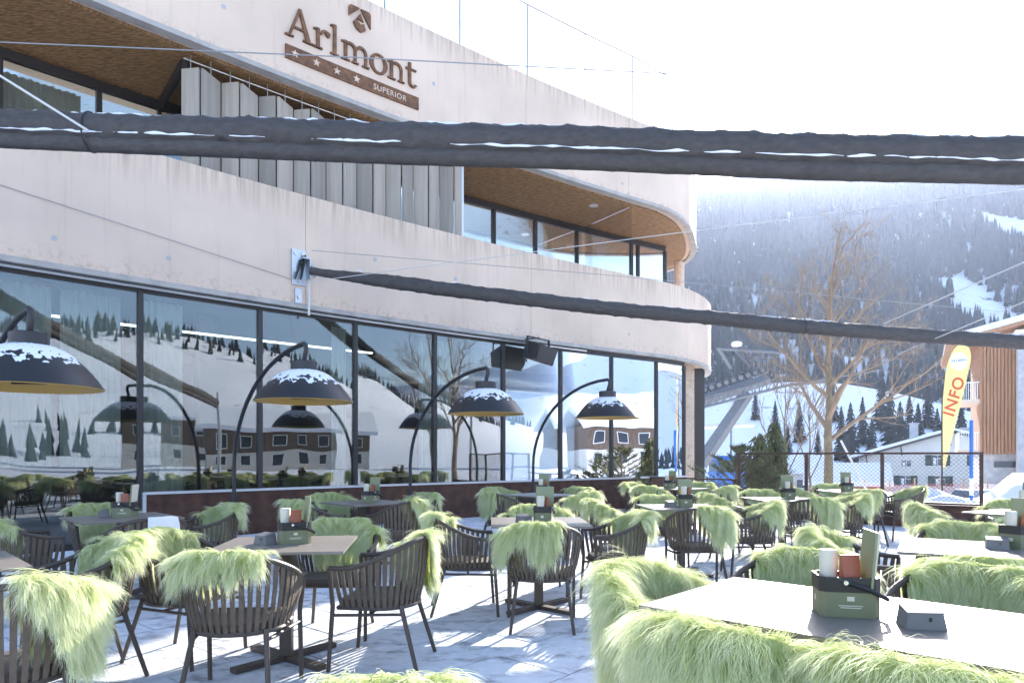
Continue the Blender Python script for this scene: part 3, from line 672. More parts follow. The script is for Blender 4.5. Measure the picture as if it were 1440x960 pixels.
# ------------------------------------------------------------------ sheepskins
def fur_mesh(seed, c, half, lo, li, n=5200, length=.085, lobes=2, width=.0022):
    """c: centre along rim, half: half width along rim, lo/li: drop outside/inside"""
    rg = np.random.RandomState(seed)
    ph = rg.rand(4)*6.28
    def ext(u):     # u in -1..1
        e = max(0., 1-abs(u)**3.0)**.5
        a = lo*e*(.72+.22*math.cos(lobes*math.pi*u+ph[0])+.14*math.sin(5*u+ph[1])); b = li*e*(.85+.15*math.cos(2*math.pi*u+ph[2]))
        return max(.03, a), max(.03, b)
    def surf(u, v):
        wob = .02*math.sin(7*v/.3+ph[3])+.012*math.sin(17*u+ph[1])
        p, nn = rim(max(-TOT/2, min(TOT/2, c+half*u+wob*(abs(v) > .05))))
        r = .024
        if abs(v) < r*1.57:
            a = v/r; return p+nn*(r*math.sin(a))+Vector((0, 0, r*math.cos(a))), (nn*math.sin(a)+Vector((0, 0, math.cos(a)))).normalized()
        if v > 0:
            d = v-r*1.57; bul = .012*math.sin(9*u+ph[0])*min(1, d/.1)
            return p+nn*(r+.004-.10*d*(1-d)+bul)+Vector((0, 0, -d)), nn
        d = -v-r*1.57; k = min(d, p.z-.47)
        q = p-nn*(r+.16*k)+Vector((0, 0, -k))
        if d > k: q = q-nn*(d-k)*.9; return q, Vector((0, 0, 1))
        return q, (-nn*.95+Vector((0, 0, .3))).normalized()
    vs = []; fs = []; tip = []; rn = []
    # hide sheet
    NU, NV = 22, 22; base = []
    for i in range(NU+1):
        u = -1+2*i/NU; a, b = ext(u*.97)
        for j in range(NV+1):
            v = lerp(-b*.93, a*.93, j/NV); p, nn = surf(u*.97, v); vs.append(p+nn*.004); tip.append(.05); rn.append(.2)
    for i in range(NU):
        for j in range(NV): k = i*(NV+1)+j; fs.append((k, k+NV+1, k+NV+2, k+1))
    # locks: strands follow a wavy guide and draw together towards its tip
    per = 16; nc = n//per; G = Vector((0, 0, -1)); seg = 7
    for k in range(nc):
        u0 = rg.uniform(-1, 1); a, b = ext(u0); v0 = rg.uniform(-b, a); p, nn = surf(u0, v0); L0 = length*rg.uniform(.7, 1.3); rc = rg.rand()
        down = G-nn*G.dot(nn)
        if nn.z > .55:
            pr_, rn_ = rim(max(-TOT/2, min(TOT/2, c+half*u0))); down = (rn_*(1 if v0 > 0 else -1)*.8+Vector((rg.randn()*.5, rg.randn()*.5, .1)))
        if down.length > .01: down.normalize()
        tw = nn.cross(down)
        d = (nn*rg.uniform(.25, .55)+down*.8+tw*rg.randn()*.38).normalized(); side = d.cross(nn)
        side = side.normalized() if side.length > .01 else d.orthogonal().normalized()
        wv = rg.rand()*6.28; am = rg.uniform(.45, 1.15); g = [Vector((0, 0, 0))]
        for q in range(seg):
            d = (d+G*.30+side*am*math.sin(wv+q*2.3)+nn*.05).normalized(); g.append(g[-1]+d*(L0/seg))
        for e in range(per):
            u = max(-1, min(1, u0+rg.randn()*.030)); a, b = ext(u); v = max(-b, min(a, v0+rg.randn()*.013)); pe, ne = surf(u, v)
            ls_ = rg.uniform(.75, 1.12); jit = Vector(rg.randn(3)*.006*(L0/.1)); fl_ = 1 if rg.rand() > .06 else 1.5
            off = pe-p; wd = d.cross(Vector(rg.randn(3))); wd.normalize(); kk = len(vs); w0 = width*rg.uniform(.7, 1.3); r2 = rc*.65+.35*rg.rand()
            for q in range(seg+1):
                f = q/seg; pt = p+off*(1-.72*f)+g[q]*ls_+jit*(f*fl_*1.6)+ne*(.004+.010*f)
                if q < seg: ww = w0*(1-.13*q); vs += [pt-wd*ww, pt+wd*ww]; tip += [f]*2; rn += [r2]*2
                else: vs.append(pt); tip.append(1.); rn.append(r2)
            for q in range(seg-1): fs.append((kk+2*q, kk+2*q+1, kk+2*q+3, kk+2*q+2))
            fs.append((kk+2*seg-2, kk+2*seg-1, kk+2*seg))
    me = bpy.data.meshes.new('sheepskin'); me.from_pydata([tuple(v) for v in vs], [], fs); me.materials.append(M['fur'])
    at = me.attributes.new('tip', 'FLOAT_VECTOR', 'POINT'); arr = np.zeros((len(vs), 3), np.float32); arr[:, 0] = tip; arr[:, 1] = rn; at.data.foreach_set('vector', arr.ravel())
    me.polygons.foreach_set('use_smooth', [True]*len(fs)); return me
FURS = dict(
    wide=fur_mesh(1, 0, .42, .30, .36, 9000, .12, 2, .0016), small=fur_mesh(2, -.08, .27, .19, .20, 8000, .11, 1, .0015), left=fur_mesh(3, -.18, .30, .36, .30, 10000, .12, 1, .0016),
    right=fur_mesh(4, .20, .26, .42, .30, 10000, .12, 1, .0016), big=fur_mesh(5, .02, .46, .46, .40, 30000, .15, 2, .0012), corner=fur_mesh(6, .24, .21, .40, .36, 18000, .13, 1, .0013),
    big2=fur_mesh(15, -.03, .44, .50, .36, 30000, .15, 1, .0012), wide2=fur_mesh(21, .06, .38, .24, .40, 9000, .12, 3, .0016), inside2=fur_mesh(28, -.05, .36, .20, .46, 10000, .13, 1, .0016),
    inside=fur_mesh(8, 0, .40, .14, .52, 12000, .12, 2, .0015))

# ------------------------------------------------------------------ tables
def table_meshes(W, D_):
    m = MB(); m.box((0, 0, .742), (W, D_, .016)); a = m.mesh('tabletop', M['top'])
    m = MB(); m.box((0, 0, .3825), (.075, .075, .695)); b = m.mesh('column', M['taupe'])
    m = MB(); m.box((0, 0, .019), (.74, .07, .03), R(45)); c = m.mesh('base_bar', M['taupe'])
    m = MB(); m.box((0, 0, .0185), (.74, .068, .033), R(-45)); d = m.mesh('base_bar', M['taupe'])
    m = MB(); m.box((0, 0, .727), (.40, .40, .012)); e = m.mesh('mounting_plate', M['taupe'])
    return [('tabletop', a), ('column', b), ('base_bar', c), ('base_bar', d), ('mounting_plate', e)]
TM = table_meshes(.82, .82); TML = table_meshes(.82, 1.64)
def make_table(x, y, rz, label, long=False):
    t = empty('terrace_table', (x, y, 0), rz)
    for nme, me in (TML if long else TM): link(nme, me, t)
    return tag(t, label, 'table', 'terrace tables')

# ------------------------------------------------------------------ caddies
def caddy_meshes():
    def ch(w_, d_, c): return [(-w_/2, -d_/2+c), (-w_/2+c, -d_/2), (w_/2-c, -d_/2), (w_/2, -d_/2+c), (w_/2, d_/2-c), (w_/2-c, d_/2), (-w_/2+c, d_/2), (-w_/2, d_/2-c)]
    W, D_, H = .20, .15, .14; L = []
    m = MB(); m.prism(ch(W, D_, .02), 0, .088); L.append(('box', m.mesh('box', M['green'])))
    m = MB(); P = ch(W+.002, D_+.002, .02); Q = ch(W-.014, D_-.014, .016); n = 8
    vs = [(x, y, .088) for x, y in P]+[(x, y, .14) for x, y in P]+[(x, y, .14) for x, y in Q]+[(x, y, .10) for x, y in Q]
    fs = [(i, (i+1) % n, n+(i+1) % n, n+i) for i in range(n)]+[(n+i, n+(i+1) % n, 2*n+(i+1) % n, 2*n+i) for i in range(n)]+[(2*n+i, 2*n+(i+1) % n, 3*n+(i+1) % n, 3*n+i) for i in range(n)]+[tuple(range(3*n, 4*n)), tuple(range(n-1, -1, -1))]
    m.add(vs, fs); L.append(('upper_band', m.mesh('upper_band', M['black'])))
    m = MB(); m.tube([(-.02, -.083, .125), (.06, -.088, .10), (.115, -.086, .072), (.13, 0, .062), (.115, .086, .072), (.06, .088, .10), (-.02, .083, .125)], .009, 6); L.append(('handle', m.mesh('handle', M['black'], True)))
    for sy in (-1, 1):
        m = MB(); m.tube([(-.02, sy*.076, .125), (-.02, sy*.097, .125)], .008, 8); L.append(('rivet', m.mesh('rivet', M['alu'])))
    m = MB()
    for (a, b, c, d) in ((-.012, .058, .012, .074), (-.04, .040, .04, .043), (-.034, .033, .034, .036)): m.add([(a, -.0757, b), (c, -.0757, b), (c, -.0757, d), (a, -.0757, d)], [(0, 1, 2, 3)])
    L.append(('printed_mark', m.mesh('printed_mark', M['paper'])))
    m = MB(); m.add([(-.1007, -.012, .045), (-.1007, .012, .045), (-.1007, .012, .066), (-.1007, -.012, .066)], [(3, 2, 1, 0)]); L.append(('printed_mark', m.mesh('printed_mark', M['paper'])))
    return L
CM = caddy_meshes()
m = MB(); m.hexa([(-.004, -.078, 0), (.004, -.078, 0), (.004, .078, 0), (-.004, .078, 0)], [(.012, -.078, .20), (.020, -.078, .20), (.020, .078, .20), (.012, .078, .20)]); MENU = m.mesh('menu_folder', M['card'])
m = MB(); m.hexa([(.0055, -.072, .004), (.010, -.072, .004), (.010, .072, .004), (.0055, .072, .004)], [(.0215, -.072, .196), (.030, -.072, .196), (.030, .072, .196), (.0215, .072, .196)]); MENUP = m.mesh('pages', M['paper'])
m = MB(); m.lathe([(.0, 0), (.030, 0), (.033, .12), (.030, .125), (.0, .125)], 14); CUP = m.mesh('napkin_roll', M['paper'], True)
m = MB(); m.hexa([(-.03, -.022, 0), (.03, -.022, 0), (.03, .022, 0), (-.03, .022, 0)], [(-.034, -.005, .115), (.034, -.005, .115), (.034, .005, .115), (-.034, .005, .115)]); SACH = m.mesh('sauce_packet', M['red'])
m = MB(); m.lathe([(.0, 0), (.026, 0), (.028, .07), (.024, .078), (.024, .09), (.0, .09)], 12); JAR = m.mesh('mustard_jar', M['yellow'], True)
m = MB(); P = [(-.062, -.04), (.062, -.04), (.062, .04), (-.062, .04)]
m.hexa([(-.062, -.045, 0), (.062, -.045, 0), (.062, .045, 0), (-.062, .045, 0)], [(-.055, -.036, .050), (.055, -.036, .050), (.055, .036, .066), (-.055, .036, .066)]); ASH = m.mesh('body', M['grey'])
m = MB(); m.hexa([(-.058, -.038, .0505), (.058, -.038, .0505), (.058, .038, .0675), (-.058, .038, .0675)], [(-.058, -.038, .055), (.058, -.038, .055), (.058, .038, .072), (-.058, .038, .072)]); ASHL = m.mesh('lid', M['grey'])
m = MB(); m.box((.012, -.0425, .034), (.006, .004, .012)); ASHK = m.mesh('latch', M['black'])
ZT = .7505
def make_caddy(x, y, rz, where, rich):
    t = tag(empty('menu_caddy', (x, y, ZT), rz), 'green and black table caddy with bail handle on '+where, 'caddy', 'table caddies')
    for nme, me in CM: link(nme, me, t)
    c, s_ = math.cos(rz), math.sin(rz)
    def loc(a, b, z): return (x+a*c-b*s_, y+a*s_+b*c, ZT+z)
    o = tag(link('menu_folder', MENU, None, loc(.068, 0, .101), rz), 'olive menu folder standing in the caddy on '+where, 'menu', 'menus in the caddies'); link('pages', MENUP, o)
    tag(link('napkin_roll', CUP, None, loc(-.052, .02, .101), rz), 'cream paper napkin roll in the caddy on '+where, 'napkins', 'napkins in the caddies')
    tag(link('sauce_packet', SACH, None, loc(.008, -.028, .101), rz+.3), 'red sauce packet in the caddy on '+where, 'sauce', 'sauce packets in the caddies')
    if rich: tag(link('mustard_jar', JAR, None, loc(.018, .036, .101), rz), 'small yellow mustard jar in the caddy on '+where, 'jar', 'mustard jars in the caddies')
def make_ash(x, y, rz, where):
    t = tag(empty('ashtray', (x, y, ZT), rz), 'small grey block ashtray with slanted lid on '+where, 'ashtray', 'ashtrays on the tables')
    link('body', ASH, t); link('lid', ASHL, t); link('latch', ASHK, t)

# (x, y, rot deg, name, [(chair x, y, facing x, facing y, fur, single straps, side words)], caddy (dx, dy, rot) )
FS, OS, WS, GS = 'fence side', 'open side', 'window side', 'flag side'
TABLES = [
 (.23, 5.9, 2, 'the mid terrace table', [(.23, 5.30, .03, 1, 'left', 1, OS), (-.40, 5.82, 1, .10, 'small', 1, WS), (.92, 6.05, -1, -.1, 'wide', 0, GS), (.25, 6.62, 0, -1, 'inside', 0, FS)], (.04, -.08, 80), 0, 1),
 (-1.46, 4.42, 7, 'the bare brown table', [(-1.50, 3.78, -.06, 1, 'small', 1, OS), (-.83, 4.40, -1, .12, 'right', 1, GS), (-2.15, 4.50, 1, -.25, 'wide', 1, WS), (-1.32, 5.10, .05, -1, 'inside', 0, FS)], (.04, .03, 25), 0, 1),
 (-3.6, 6.3, 45, 'the full height glass table', [(-3.1, 5.78, -.7, .7, None, 0, 'bare corner'), (-3.05, 6.85, -.7, -.7, 'wide', 0, FS), (-4.15, 5.78, .7, .7, 'inside', 0, OS), (-4.1, 6.85, .7, -.7, 'inside', 0, WS)], (0, .05, 10), 0, 1),
 (-3.05, 3.52, 45, 'the first arc lamp table', [(-2.55, 4.05, -.7, -.7, 'inside', 0, FS), (-2.16, 2.93, -.62, .75, 'corner', 1, GS)], None, 0, 0),
 (-1.77, 8.3, 45, 'the second arc lamp table', [(-1.28, 7.78, -.7, .7, 'right', 0, GS), (-2.27, 7.78, .7, .7, 'inside', 0, OS), (-1.28, 8.82, -.7, -.7, 'wide', 0, FS), (-2.27, 8.82, .7, -.7, 'inside', 0, WS)], (.05, 0, 60), 0, 0),
 (.40, 9.95, 45, 'the third arc lamp table', [(-.10, 9.45, .7, .7, 'left', 0, OS), (.90, 9.45, -.7, .7, 'wide', 0, GS), (-.10, 10.45, .7, -.7, 'inside', 0, WS), (.90, 10.45, -.7, -.7, 'inside', 0, FS)], (.05, 0, 75), 0, 0),
 (1.88, 7.6, 4, 'the fourth arc lamp table', [(1.86, 6.85, .02, 1, 'right', 1, OS), (2.62, 7.5, -1, .1, 'wide', 0, GS), (1.82, 8.32, 0, -1, 'inside', 0, FS), (1.16, 7.75, 1, 0, 'wide', 0, WS)], (.05, 0, 80), 0, 1),
 (2.85, 11.9, 40, 'the concrete pillar table', [(2.35, 11.35, .7, .7, 'inside', 0, OS), (3.38, 11.35, -.7, .7, 'wide', 0, GS), (2.35, 12.45, .7, -.7, 'inside', 0, WS), (3.35, 12.45, -.7, -.7, 'inside', 0, FS)], (-.1, 0, 40), 0, 0),
 (3.55, 8.97, 3, 'the bare tree table', [(3.58, 8.25, .1, 1, 'right', 0, OS), (4.30, 8.9, -1, .1, 'wide', 0, GS), (3.6, 9.68, 0, -1, 'inside', 0, FS), (2.82, 9.0, 1, 0, 'wide', 0, WS)], (.1, .05, 80), 0, 0),
 (5.45, 10.9, 0, 'the mesh fence table', [(5.22, 10.15, .1, 1, 'left', 0, OS), (6.12, 10.7, -1, .1, 'right', 0, GS), (5.5, 11.6, 0, -1, 'inside', 0, FS), (4.72, 10.95, 1, 0, 'wide', 0, WS)], (-.1, 0, 80), 0, 0),
 (2.86, 4.2, 58, 'the sunlit square table', [(2.26, 4.52, .84, -.54, 'wide', 1, WS), (2.47, 3.55, .53, .85, 'inside', 0, OS), (3.22, 4.85, -.53, -.85, 'inside', 0, FS)], (.28, .03, 30), 0, 1),
 (5.1, 6.75, 30, 'the planter wall table', [(4.40, 6.95, .9, -.4, 'wide', 0, WS), (4.75, 6.1, .4, .9, 'inside', 0, OS), (5.5, 7.4, -.4, -.9, 'inside', 0, FS)], (0, 0, 30), 0, 0),
]
nchair = 0
def add_chair(x, y, fx_, fy_, fur, single, words, where):
    t = make_chair(single); t.location = (x, y, 0); t.rotation_euler = (0, 0, math.atan2(-fx_, fy_))
    tag(t, 'taupe strap armchair %s, %s of %s' % ('under a green sheepskin' if fur else 'without a sheepskin', words, where), 'chair', 'strap armchairs on the terrace')
    if fur:
        if fur in ('wide', 'inside') and rnd.random() < .5: fur += '2'
        o = link('sheepskin', FURS[fur], None, (x, y, 0.0), math.atan2(-fx_, fy_))
        tag(o, 'lime green sheepskin over the %s chair of %s' % (words, where), 'sheepskin', 'green sheepskins over the chairs')
for (x, y, rz, where, chairs, cad, lg, ash) in TABLES:
    make_table(x, y, R(rz), where.replace('the ', '', 1)+', taupe square top on a cross base')
    for c in chairs: add_chair(*c, where)
    if cad:
        make_caddy(x+cad[0], y+cad[1], R(cad[2]), where, ash)
        if ash: make_ash(x+cad[0]-.17, y+cad[1]-.05, R(cad[2]-60), where)
# long near table with its five chairs
LT = 'the long sunlit table'
dA = Vector((.73, -.684)); nA = Vector((.684, .73)); A_ = Vector((.483, 2.606)); ctr = A_+nA*.41+dA*.82
make_table(ctr.x, ctr.y, math.atan2(dA.y, dA.x)+R(90), 'long sunlit terrace table carrying the largest caddy and grey ashtray', True)
add_chair(.72, 2.98, .73, -.684, 'big', 1, 'head', LT)
add_chair(.75, 2.21, .684, .73, 'big2', 1, 'first open side', LT)
add_chair(1.15, 1.85, .684, .73, 'big', 1, 'second open side', LT)
add_chair(1.40, 3.40, -.684, -.73, 'inside', 1, 'first far side', LT)
add_chair(1.93, 2.90, -.684, -.73, 'inside', 1, 'second far side', LT)
make_caddy(1.205, 2.47, R(-12), LT, 1); make_ash(1.36, 2.27, R(-8), LT)
add_chair(-.26, 1.21, .05, -1, 'small', 1, 'lone', 'the bare paving before the tables')
# white napkin cloth over the bare chair
m = MB(); vs = []; fs = []
for i in range(9):
    for j in range(13):
        u = -.12+.24*i/8; v = -.14+.30*j/12; p, nn = rim(.05+u); r = .022
        if v < -.035: q = p-nn*(r+.15*(-v-.035))+Vector((0, 0, v+.035))
        elif v > .035: q = p+nn*(r+.006*math.sin(i*1.7))+Vector((0, 0, .035-v))
        else: a = v/.035*math.pi/2; q = p+nn*r*math.sin(a)+Vector((0, 0, r*math.cos(a)))
        vs.append(q+nn*.004*math.sin(i*2.1+j))
for i in range(8):
    for j in range(12): k = i*13+j; fs.append((k, k+13, k+14, k+1))
m.add(vs, fs); o = m.build('napkin_cloth', M['white'], None, True); o.location = (-3.1, 5.78, 0); o.rotation_euler = (0, 0, math.atan2(.7, .7))
tag(o, 'white cloth hung over the bare chair by the full height glass', 'cloth')

# ------------------------------------------------------------------ arc lamps
def lamp_parts():
    L = []
    m = MB(); pr = [(.10+.50*f, .38*(1-f**2.1)) for f in np.linspace(0, 1, 15)]
    m.lathe(pr, 48); L.append(('shade', m.mesh('shade', M['lamp'], True), []))
    m = MB(); m.lathe([(r*.985, z-.008) for r, z in pr][::-1], 48); m.lathe([(.6, 0), (.591, -.006)], 48); inner = m.mesh('shade_lining', M['gold'], True)
    m = MB(); m.lathe([(0, .50), (.15, .50), (.16, .49), (.16, .39), (.10, .378), (0, .378)], 28); L.append(('cap', m.mesh('cap', M['lamp'], True), []))
    m = MB(); m.box((0, 0, .09), (.24, .10, .07)); m.box((0, 0, .045), (.30, .05, .025)); m.tube([(0, 0, .12), (0, 0, .40)], .02, 8); heat = m.mesh('heater_element', M['black'])
    rg = random.Random(3); m = MB(); n = 160; vs = []; fs = []; rows = 8
    for j in range(n):
        a = j*2*math.pi/n; lim = .74+.20*mnoise.noise(Vector((math.cos(a)*2.2, math.sin(a)*2.2, 1)))+.16*mnoise.noise(Vector((math.cos(a)*7, math.sin(a)*7, 4)))+.10*mnoise.noise(Vector((math.cos(a)*15, math.sin(a)*15, 6)))
        for i in range(rows+1):
            b = .12+(lim*.92-.12)*i/rows; r = .10+.50*b; z = .38*(1-b**2.1)
            th = .010*(1-(i/rows)**3)+.0015+.006*mnoise.noise(Vector((math.cos(a)*6, math.sin(a)*6, i*.8)))*(1-i/rows); vs.append((r*(1+th*.4), 0, z+th)); vs[-1] = (r*math.cos(a), r*math.sin(a), z+max(.001, th))
    for j in range(n):
        for i in range(rows): k = j*(rows+1)+i; k2 = ((j+1) % n)*(rows+1)+i; fs.append((k, k+1, k2+1, k2))
    m.add(vs, fs); L.append(('snow_cap', m.mesh('snow_cap', M['dusting'], True), []))
    return L, inner, heat
LP_, LIN, LHT = lamp_parts()
for (x, y, nxv, nyv, d, zr, lab) in ((-4.42, 6.25, -.73, .68, 2.5, 1.94, 'black dome heat lamp on an arched pole by the full height glass'), (-2.59, 8.5, -.63, .77, 2.75, 1.99, 'black dome heat lamp arching over the terrace, next after the full height glass'),
                              (-.41, 10.7, -.63, .77, 2.3, 1.97, 'black dome heat lamp on an arched pole, second before the concrete pillar'), (1.79, 12.8, -.63, .77, 2.13, 2.02, 'black dome heat lamp on an arched pole closest to the concrete pillar')):
    t = tag(empty('arc_lamp', (x, y, 0)), lab, 'lamp', 'arc heat lamps along the windows')
    for nme, me, _ in LP_:
        o = link(nme, me, t, (0, 0, zr))
        if nme == 'shade': link('shade_lining', LIN, o); link('heater_element', LHT, o)
    b = Vector((nxv*d, nyv*d, 0)); top = zr+.72; pts = [b+Vector((0, 0, .02)), b+Vector((0, 0, .7))]
    for k in range(0, 15):
        a = k/14*math.pi/2; pts.append(Vector((b.x*(1-math.sin(a)*1.0)*1, b.y*(1-math.sin(a)), .7+0))+Vector((0, 0, 0)))
        pts[-1] = Vector((b.x*math.cos(a)**1.0, b.y*math.cos(a)**1.0, 1.1+(top-1.1)*math.sin(a)))
    pts.append(Vector((0, 0, top-.05)) if False else Vector((-b.x*.02, -b.y*.02, top-.02))); pts.append(Vector((-b.x*.025, -b.y*.025, top-.08))); pts.append(Vector((0, 0, zr+.50)))
    m = MB(); m.tube(pts, .03, 10); m.build('arched_pole', M['lamp'], t, True)
    m = MB(); m.lathe([(0, .0), (.26, .0), (.26, .018), (.05, .022), (.05, .06), (0, .06)], 24, (b.x, b.y, 0)); m.build('base_plate', M['lamp'], t)

# ------------------------------------------------------------------ rolled sails
def sail(name, label, p0, p1, r, sag, two, taper0, nseg=150, seed=1):
    p0, p1 = Vector(p0), Vector(p1); L = (p1-p0).length
    t = tag(empty(name, p0), label, 'awning', 'rolled shade sails')
    def axis_(f, dz=0): q = p0.lerp(p1, f); q.z += -sag*4*f*(1-f)+dz; return q-p0
    def roll(rad, dz, sd, amp, nm, tp):
        vs = []; fs = []; n = 24; d = (p1-p0).normalized(); a = d.cross(Vector((0, 0, 1))).normalized(); b = a.cross(d)
        for i in range(nseg+1):
            f = i/nseg; c = axis_(f, dz); rr = rad*.97*lerp(tp, 1, smooth(f/.12)); c += b*(.018*mnoise.noise(Vector((f*L*.5, sd, 0))))
            for j in range(n):
                th = 2*math.pi*j/n; wr = 1+amp*.45*mnoise.noise(Vector((f*L*2.6+th*.9, math.cos(th)*1.2, sd)))+amp*.3*math.sin(f*L*9+th*2.0+2*mnoise.noise(Vector((f*L, 0, sd))))*(.5+.5*math.sin(th))
                ph_ = f*L*13+th*1.5+1.6*mnoise.noise(Vector((f*L*1.1, th*.5, sd+3))); cr_ = 1-abs(math.sin(ph_)); ph2 = f*L*8.3-th*2.0+2*mnoise.noise(Vector((f*L*.8, th*.4, sd+8)))
                wr += amp*.75*(cr_**3-.25)+amp*.6*((1-abs(math.sin(ph2)))**3-.25)
                vs.append(c+(a*math.cos(th)+b*math.sin(th)*1.12)*rr*wr)
        for i in range(nseg):
            for j in range(n): fs.append((i*n+j, i*n+(j+1) % n, (i+1)*n+(j+1) % n, (i+1)*n+j))
        fs += [tuple(range(n-1, -1, -1)), tuple(range(nseg*n, (nseg+1)*n))]
        m = MB(); m.add(vs, fs); return m.build(nm, M['fabric'], t, True)
    roll(r, 0, seed, .13, 'rolled_fabric', taper0)
    if two: roll(r*.62, -r*1.18, seed+5, .05, 'lower_fold', taper0)
    # snow lying in the creases
    d = (p1-p0).normalized(); a = d.cross(Vector((0, 0, 1))).normalized()
    if a.y > 0: a = -a
    def snowline(dz, off, hw, thr, nm, sd):
        run = []; m = MB(); N = int(L*34)
        for i in range(N+1):
            f = i/N; v = mnoise.noise(Vector((f*L*1.3, sd, 2)))+.5*mnoise.noise(Vector((f*L*5, sd, 7)))
            if v > thr and i < N: run.append((f, min(1, (v-thr)*4)))
            else:
                if len(run) > 2:
                    m = MB(); m.tube([axis_(f_, dz+.014*mnoise.noise(Vector((f_*L*6, 3, sd))))+a*off for f_, _ in run], [max(.002, hw*k_*(.8+1.3*mnoise.noise(Vector((f_*L*7, 1, sd))))) if 0 < ii < len(run)-1 else .002 for ii, (f_, k_) in enumerate(run)], 6); m.build(nm, M['snow'], t, True)
                run = []
    if two: snowline(-r*.62, r*.80, .009, -.34, 'snow_in_fold', 3.3)
    snowline(r*1.08, 0, .02, -.05 if two else .05, 'snow_on_top', 9.1)
    # lashings
    for f in ((.262,) if two else (.62,)):
        c = axis_(f, -(r*.36 if two else 0)); m = MB(); n = 20; h = r*(1.50 if two else 1.14); w_ = r*1.06; b2 = Vector((0, 0, 1))
        m.tube([c+a*math.cos(2*math.pi*k/n)*w_+b2*math.sin(2*math.pi*k/n)*h for k in range(n+1)], .008, 6, False); m.build('lashing', M['black'], t)
    return t
BS0 = Vector((-8.45, 7.10, 4.86)); q0 = px(0, 170, 6.6); q1 = px(1440, 212, 5.3)
dq = (q1-q0); BS0 = q0-dq*(3.45/dq.x); BS1 = q0+dq*((dq.x+4.5)/dq.x)
sail('shade_sail', 'thick rolled black shade sail spanning the terrace with snow in its fold', BS0, BS1, .124, .05, True, 1, 520, 2)
p0 = px(436, 381, 11.75); p1 = px(1440, 476, 11.6); dd = p1-p0; p1 = p0+dd*1.12
sail('shade_sail', 'thin rolled black shade sail running from the bolted wall bracket', p0, p1, .112, .16, False, .55, 420, 11)
# masts that carry the valley ends of the sails
for pe, lab in ((BS1, 'steel mast holding the valley end of the thick sail'), (p1, 'steel mast holding the valley end of the thin sail')):
    m = MB(); m.tube([(0, 0, 0), (0, 0, pe.z+.35)], [.07, .05], 12); o = m.build('sail_mast', M['galv'], None, True); o.location = (pe.x+.12, pe.y, 0); tag(o, lab, 'mast', 'sail masts')
# ------------------------------------------------------------------ ropes and cables
def cable(name, label, pts, r, mt):
    pts = [Vector(p) for p in pts]; m = MB(); out = []
    for i in range(len(pts)-1):
        for k in range(8): out.append(pts[i].lerp(pts[i+1], k/8))
    out.append(pts[-1]); base = out[0].copy(); m.tube([p-base for p in out], r, 6); o = m.build(name, M[mt], None, True); o.location = base; return tag(o, label, 'cable', 'stay cables over the terrace')
wall = lambda sx, sy: (lambda p: Vector((p.x, p.y, CAMH+(HZ-sy)/F*p.y)))(fac(s_at(sx, .15), .15))
def vis_pt(x, y, Z): return px(x, y, Z)
cable('stay_cable', 'thin grey cable crossing high above the thick sail', [vis_pt(-60, 57, 6.4), vis_pt(480, 80, 6.2), vis_pt(960, 105, 6.0), vis_pt(1440, 131, 5.8), vis_pt(1700, 146, 5.7)], .0055, 'cable')
cable('sail_rope', 'pale rope tied to the thick sail', [vis_pt(-40, 82, 5.9), vis_pt(124, 184, 6.28)], .011, 'rope')
cable('stay_cable', 'thin dark wire slanting across the lower concrete band', [fac(s_at(0, .16), .16, 4.9), wall(408, 392)], .005, 'cable')
bp_ = px(424, 352, 11.75)
cable('stay_cable', 'thin wire from the wall bracket to the far fence mast', [px(438, 352, 11.75), px(857, 387, 12.3), px(1373, 435, 13.0), px(1500, 446, 13.2)], .005, 'cable')
cable('stay_cable', 'thin pale wire rising from the bracket over the terrace', [px(436, 396, 11.7), px(910, 333, 9.6), px(1440, 266, 8.2)], .006, 'rope')
cable('sail_rope', 'pale rope slanting down to the thin sail by the wooden house', [px(1243, 455, 11.6), px(1480, 351, 9.2)], .010, 'rope')
cable('sail_rope', 'lower pale rope below the thin sail by the bare tree', [px(1262, 498, 12.4), px(1310, 478, 11.6), px(1480, 408, 9.6)], .009, 'rope')
# bracket on the wall
br = tag(empty('sail_bracket', px(420, 378, 11.9)), 'galvanised wall bracket with black cable loops holding the thin sail', 'bracket')
ba = fth_(s_at(420, .15)); qs = s_at(420, .15); bc = fac(qs, .15); bz = CAMH+(HZ-378)/F*bc.y; br.location = (bc.x, bc.y, bz); br.rotation_euler = (0, 0, ba)
m = MB(); m.box((0, -.015, .02), (.26, .03, .62)); m.build('back_plate', M['galv'], br)
m = MB(); m.box((.13, -.10, -.02), (.02, .20, .34)); m.box((.07, -.10, .16), (.14, .2, .02)); m.build('arm', M['galv'], br)
for (a, b) in ((-.07, .26), (.07, .26), (0, -.22), (-.07, -.05)):
    m = MB(); m.tube([(a, -.028, b), (a, -.055, b)], .035, 8); m.build('bolt', M['alu'], br)
m = MB(); m.box((0, -.012, -.47), (.13, .024, .26)); m.build('lower_plate', M['galv'], br)
m = MB(); m.tube([(0, -.03, -.5), (0, -.06, -.5)], .035, 8); m.build('bolt', M['alu'], br)
m = MB(); m.tube([(.14, -.16, -.04), (.24, -.16, -.05)], .10, 12); m.build('sail_clamp', M['galv'], br)
for k in range(3):
    m = MB(); m.tube([(-.08+.13*math.sin(i/8*math.pi)*(.5+.2*k)+.1*i/8, -.06-.02*k, -.2+.4*math.sin(i/8*math.pi)+.02*k) for i in range(9)], .011, 6); m.build('cable_loop', M['black'], br, True)
m = MB(); m.tube([(.17, -.06, -.12), (.17, -.06, -.80)], .022, 8); o = m.build('downpipe', M['rope'], br, True)
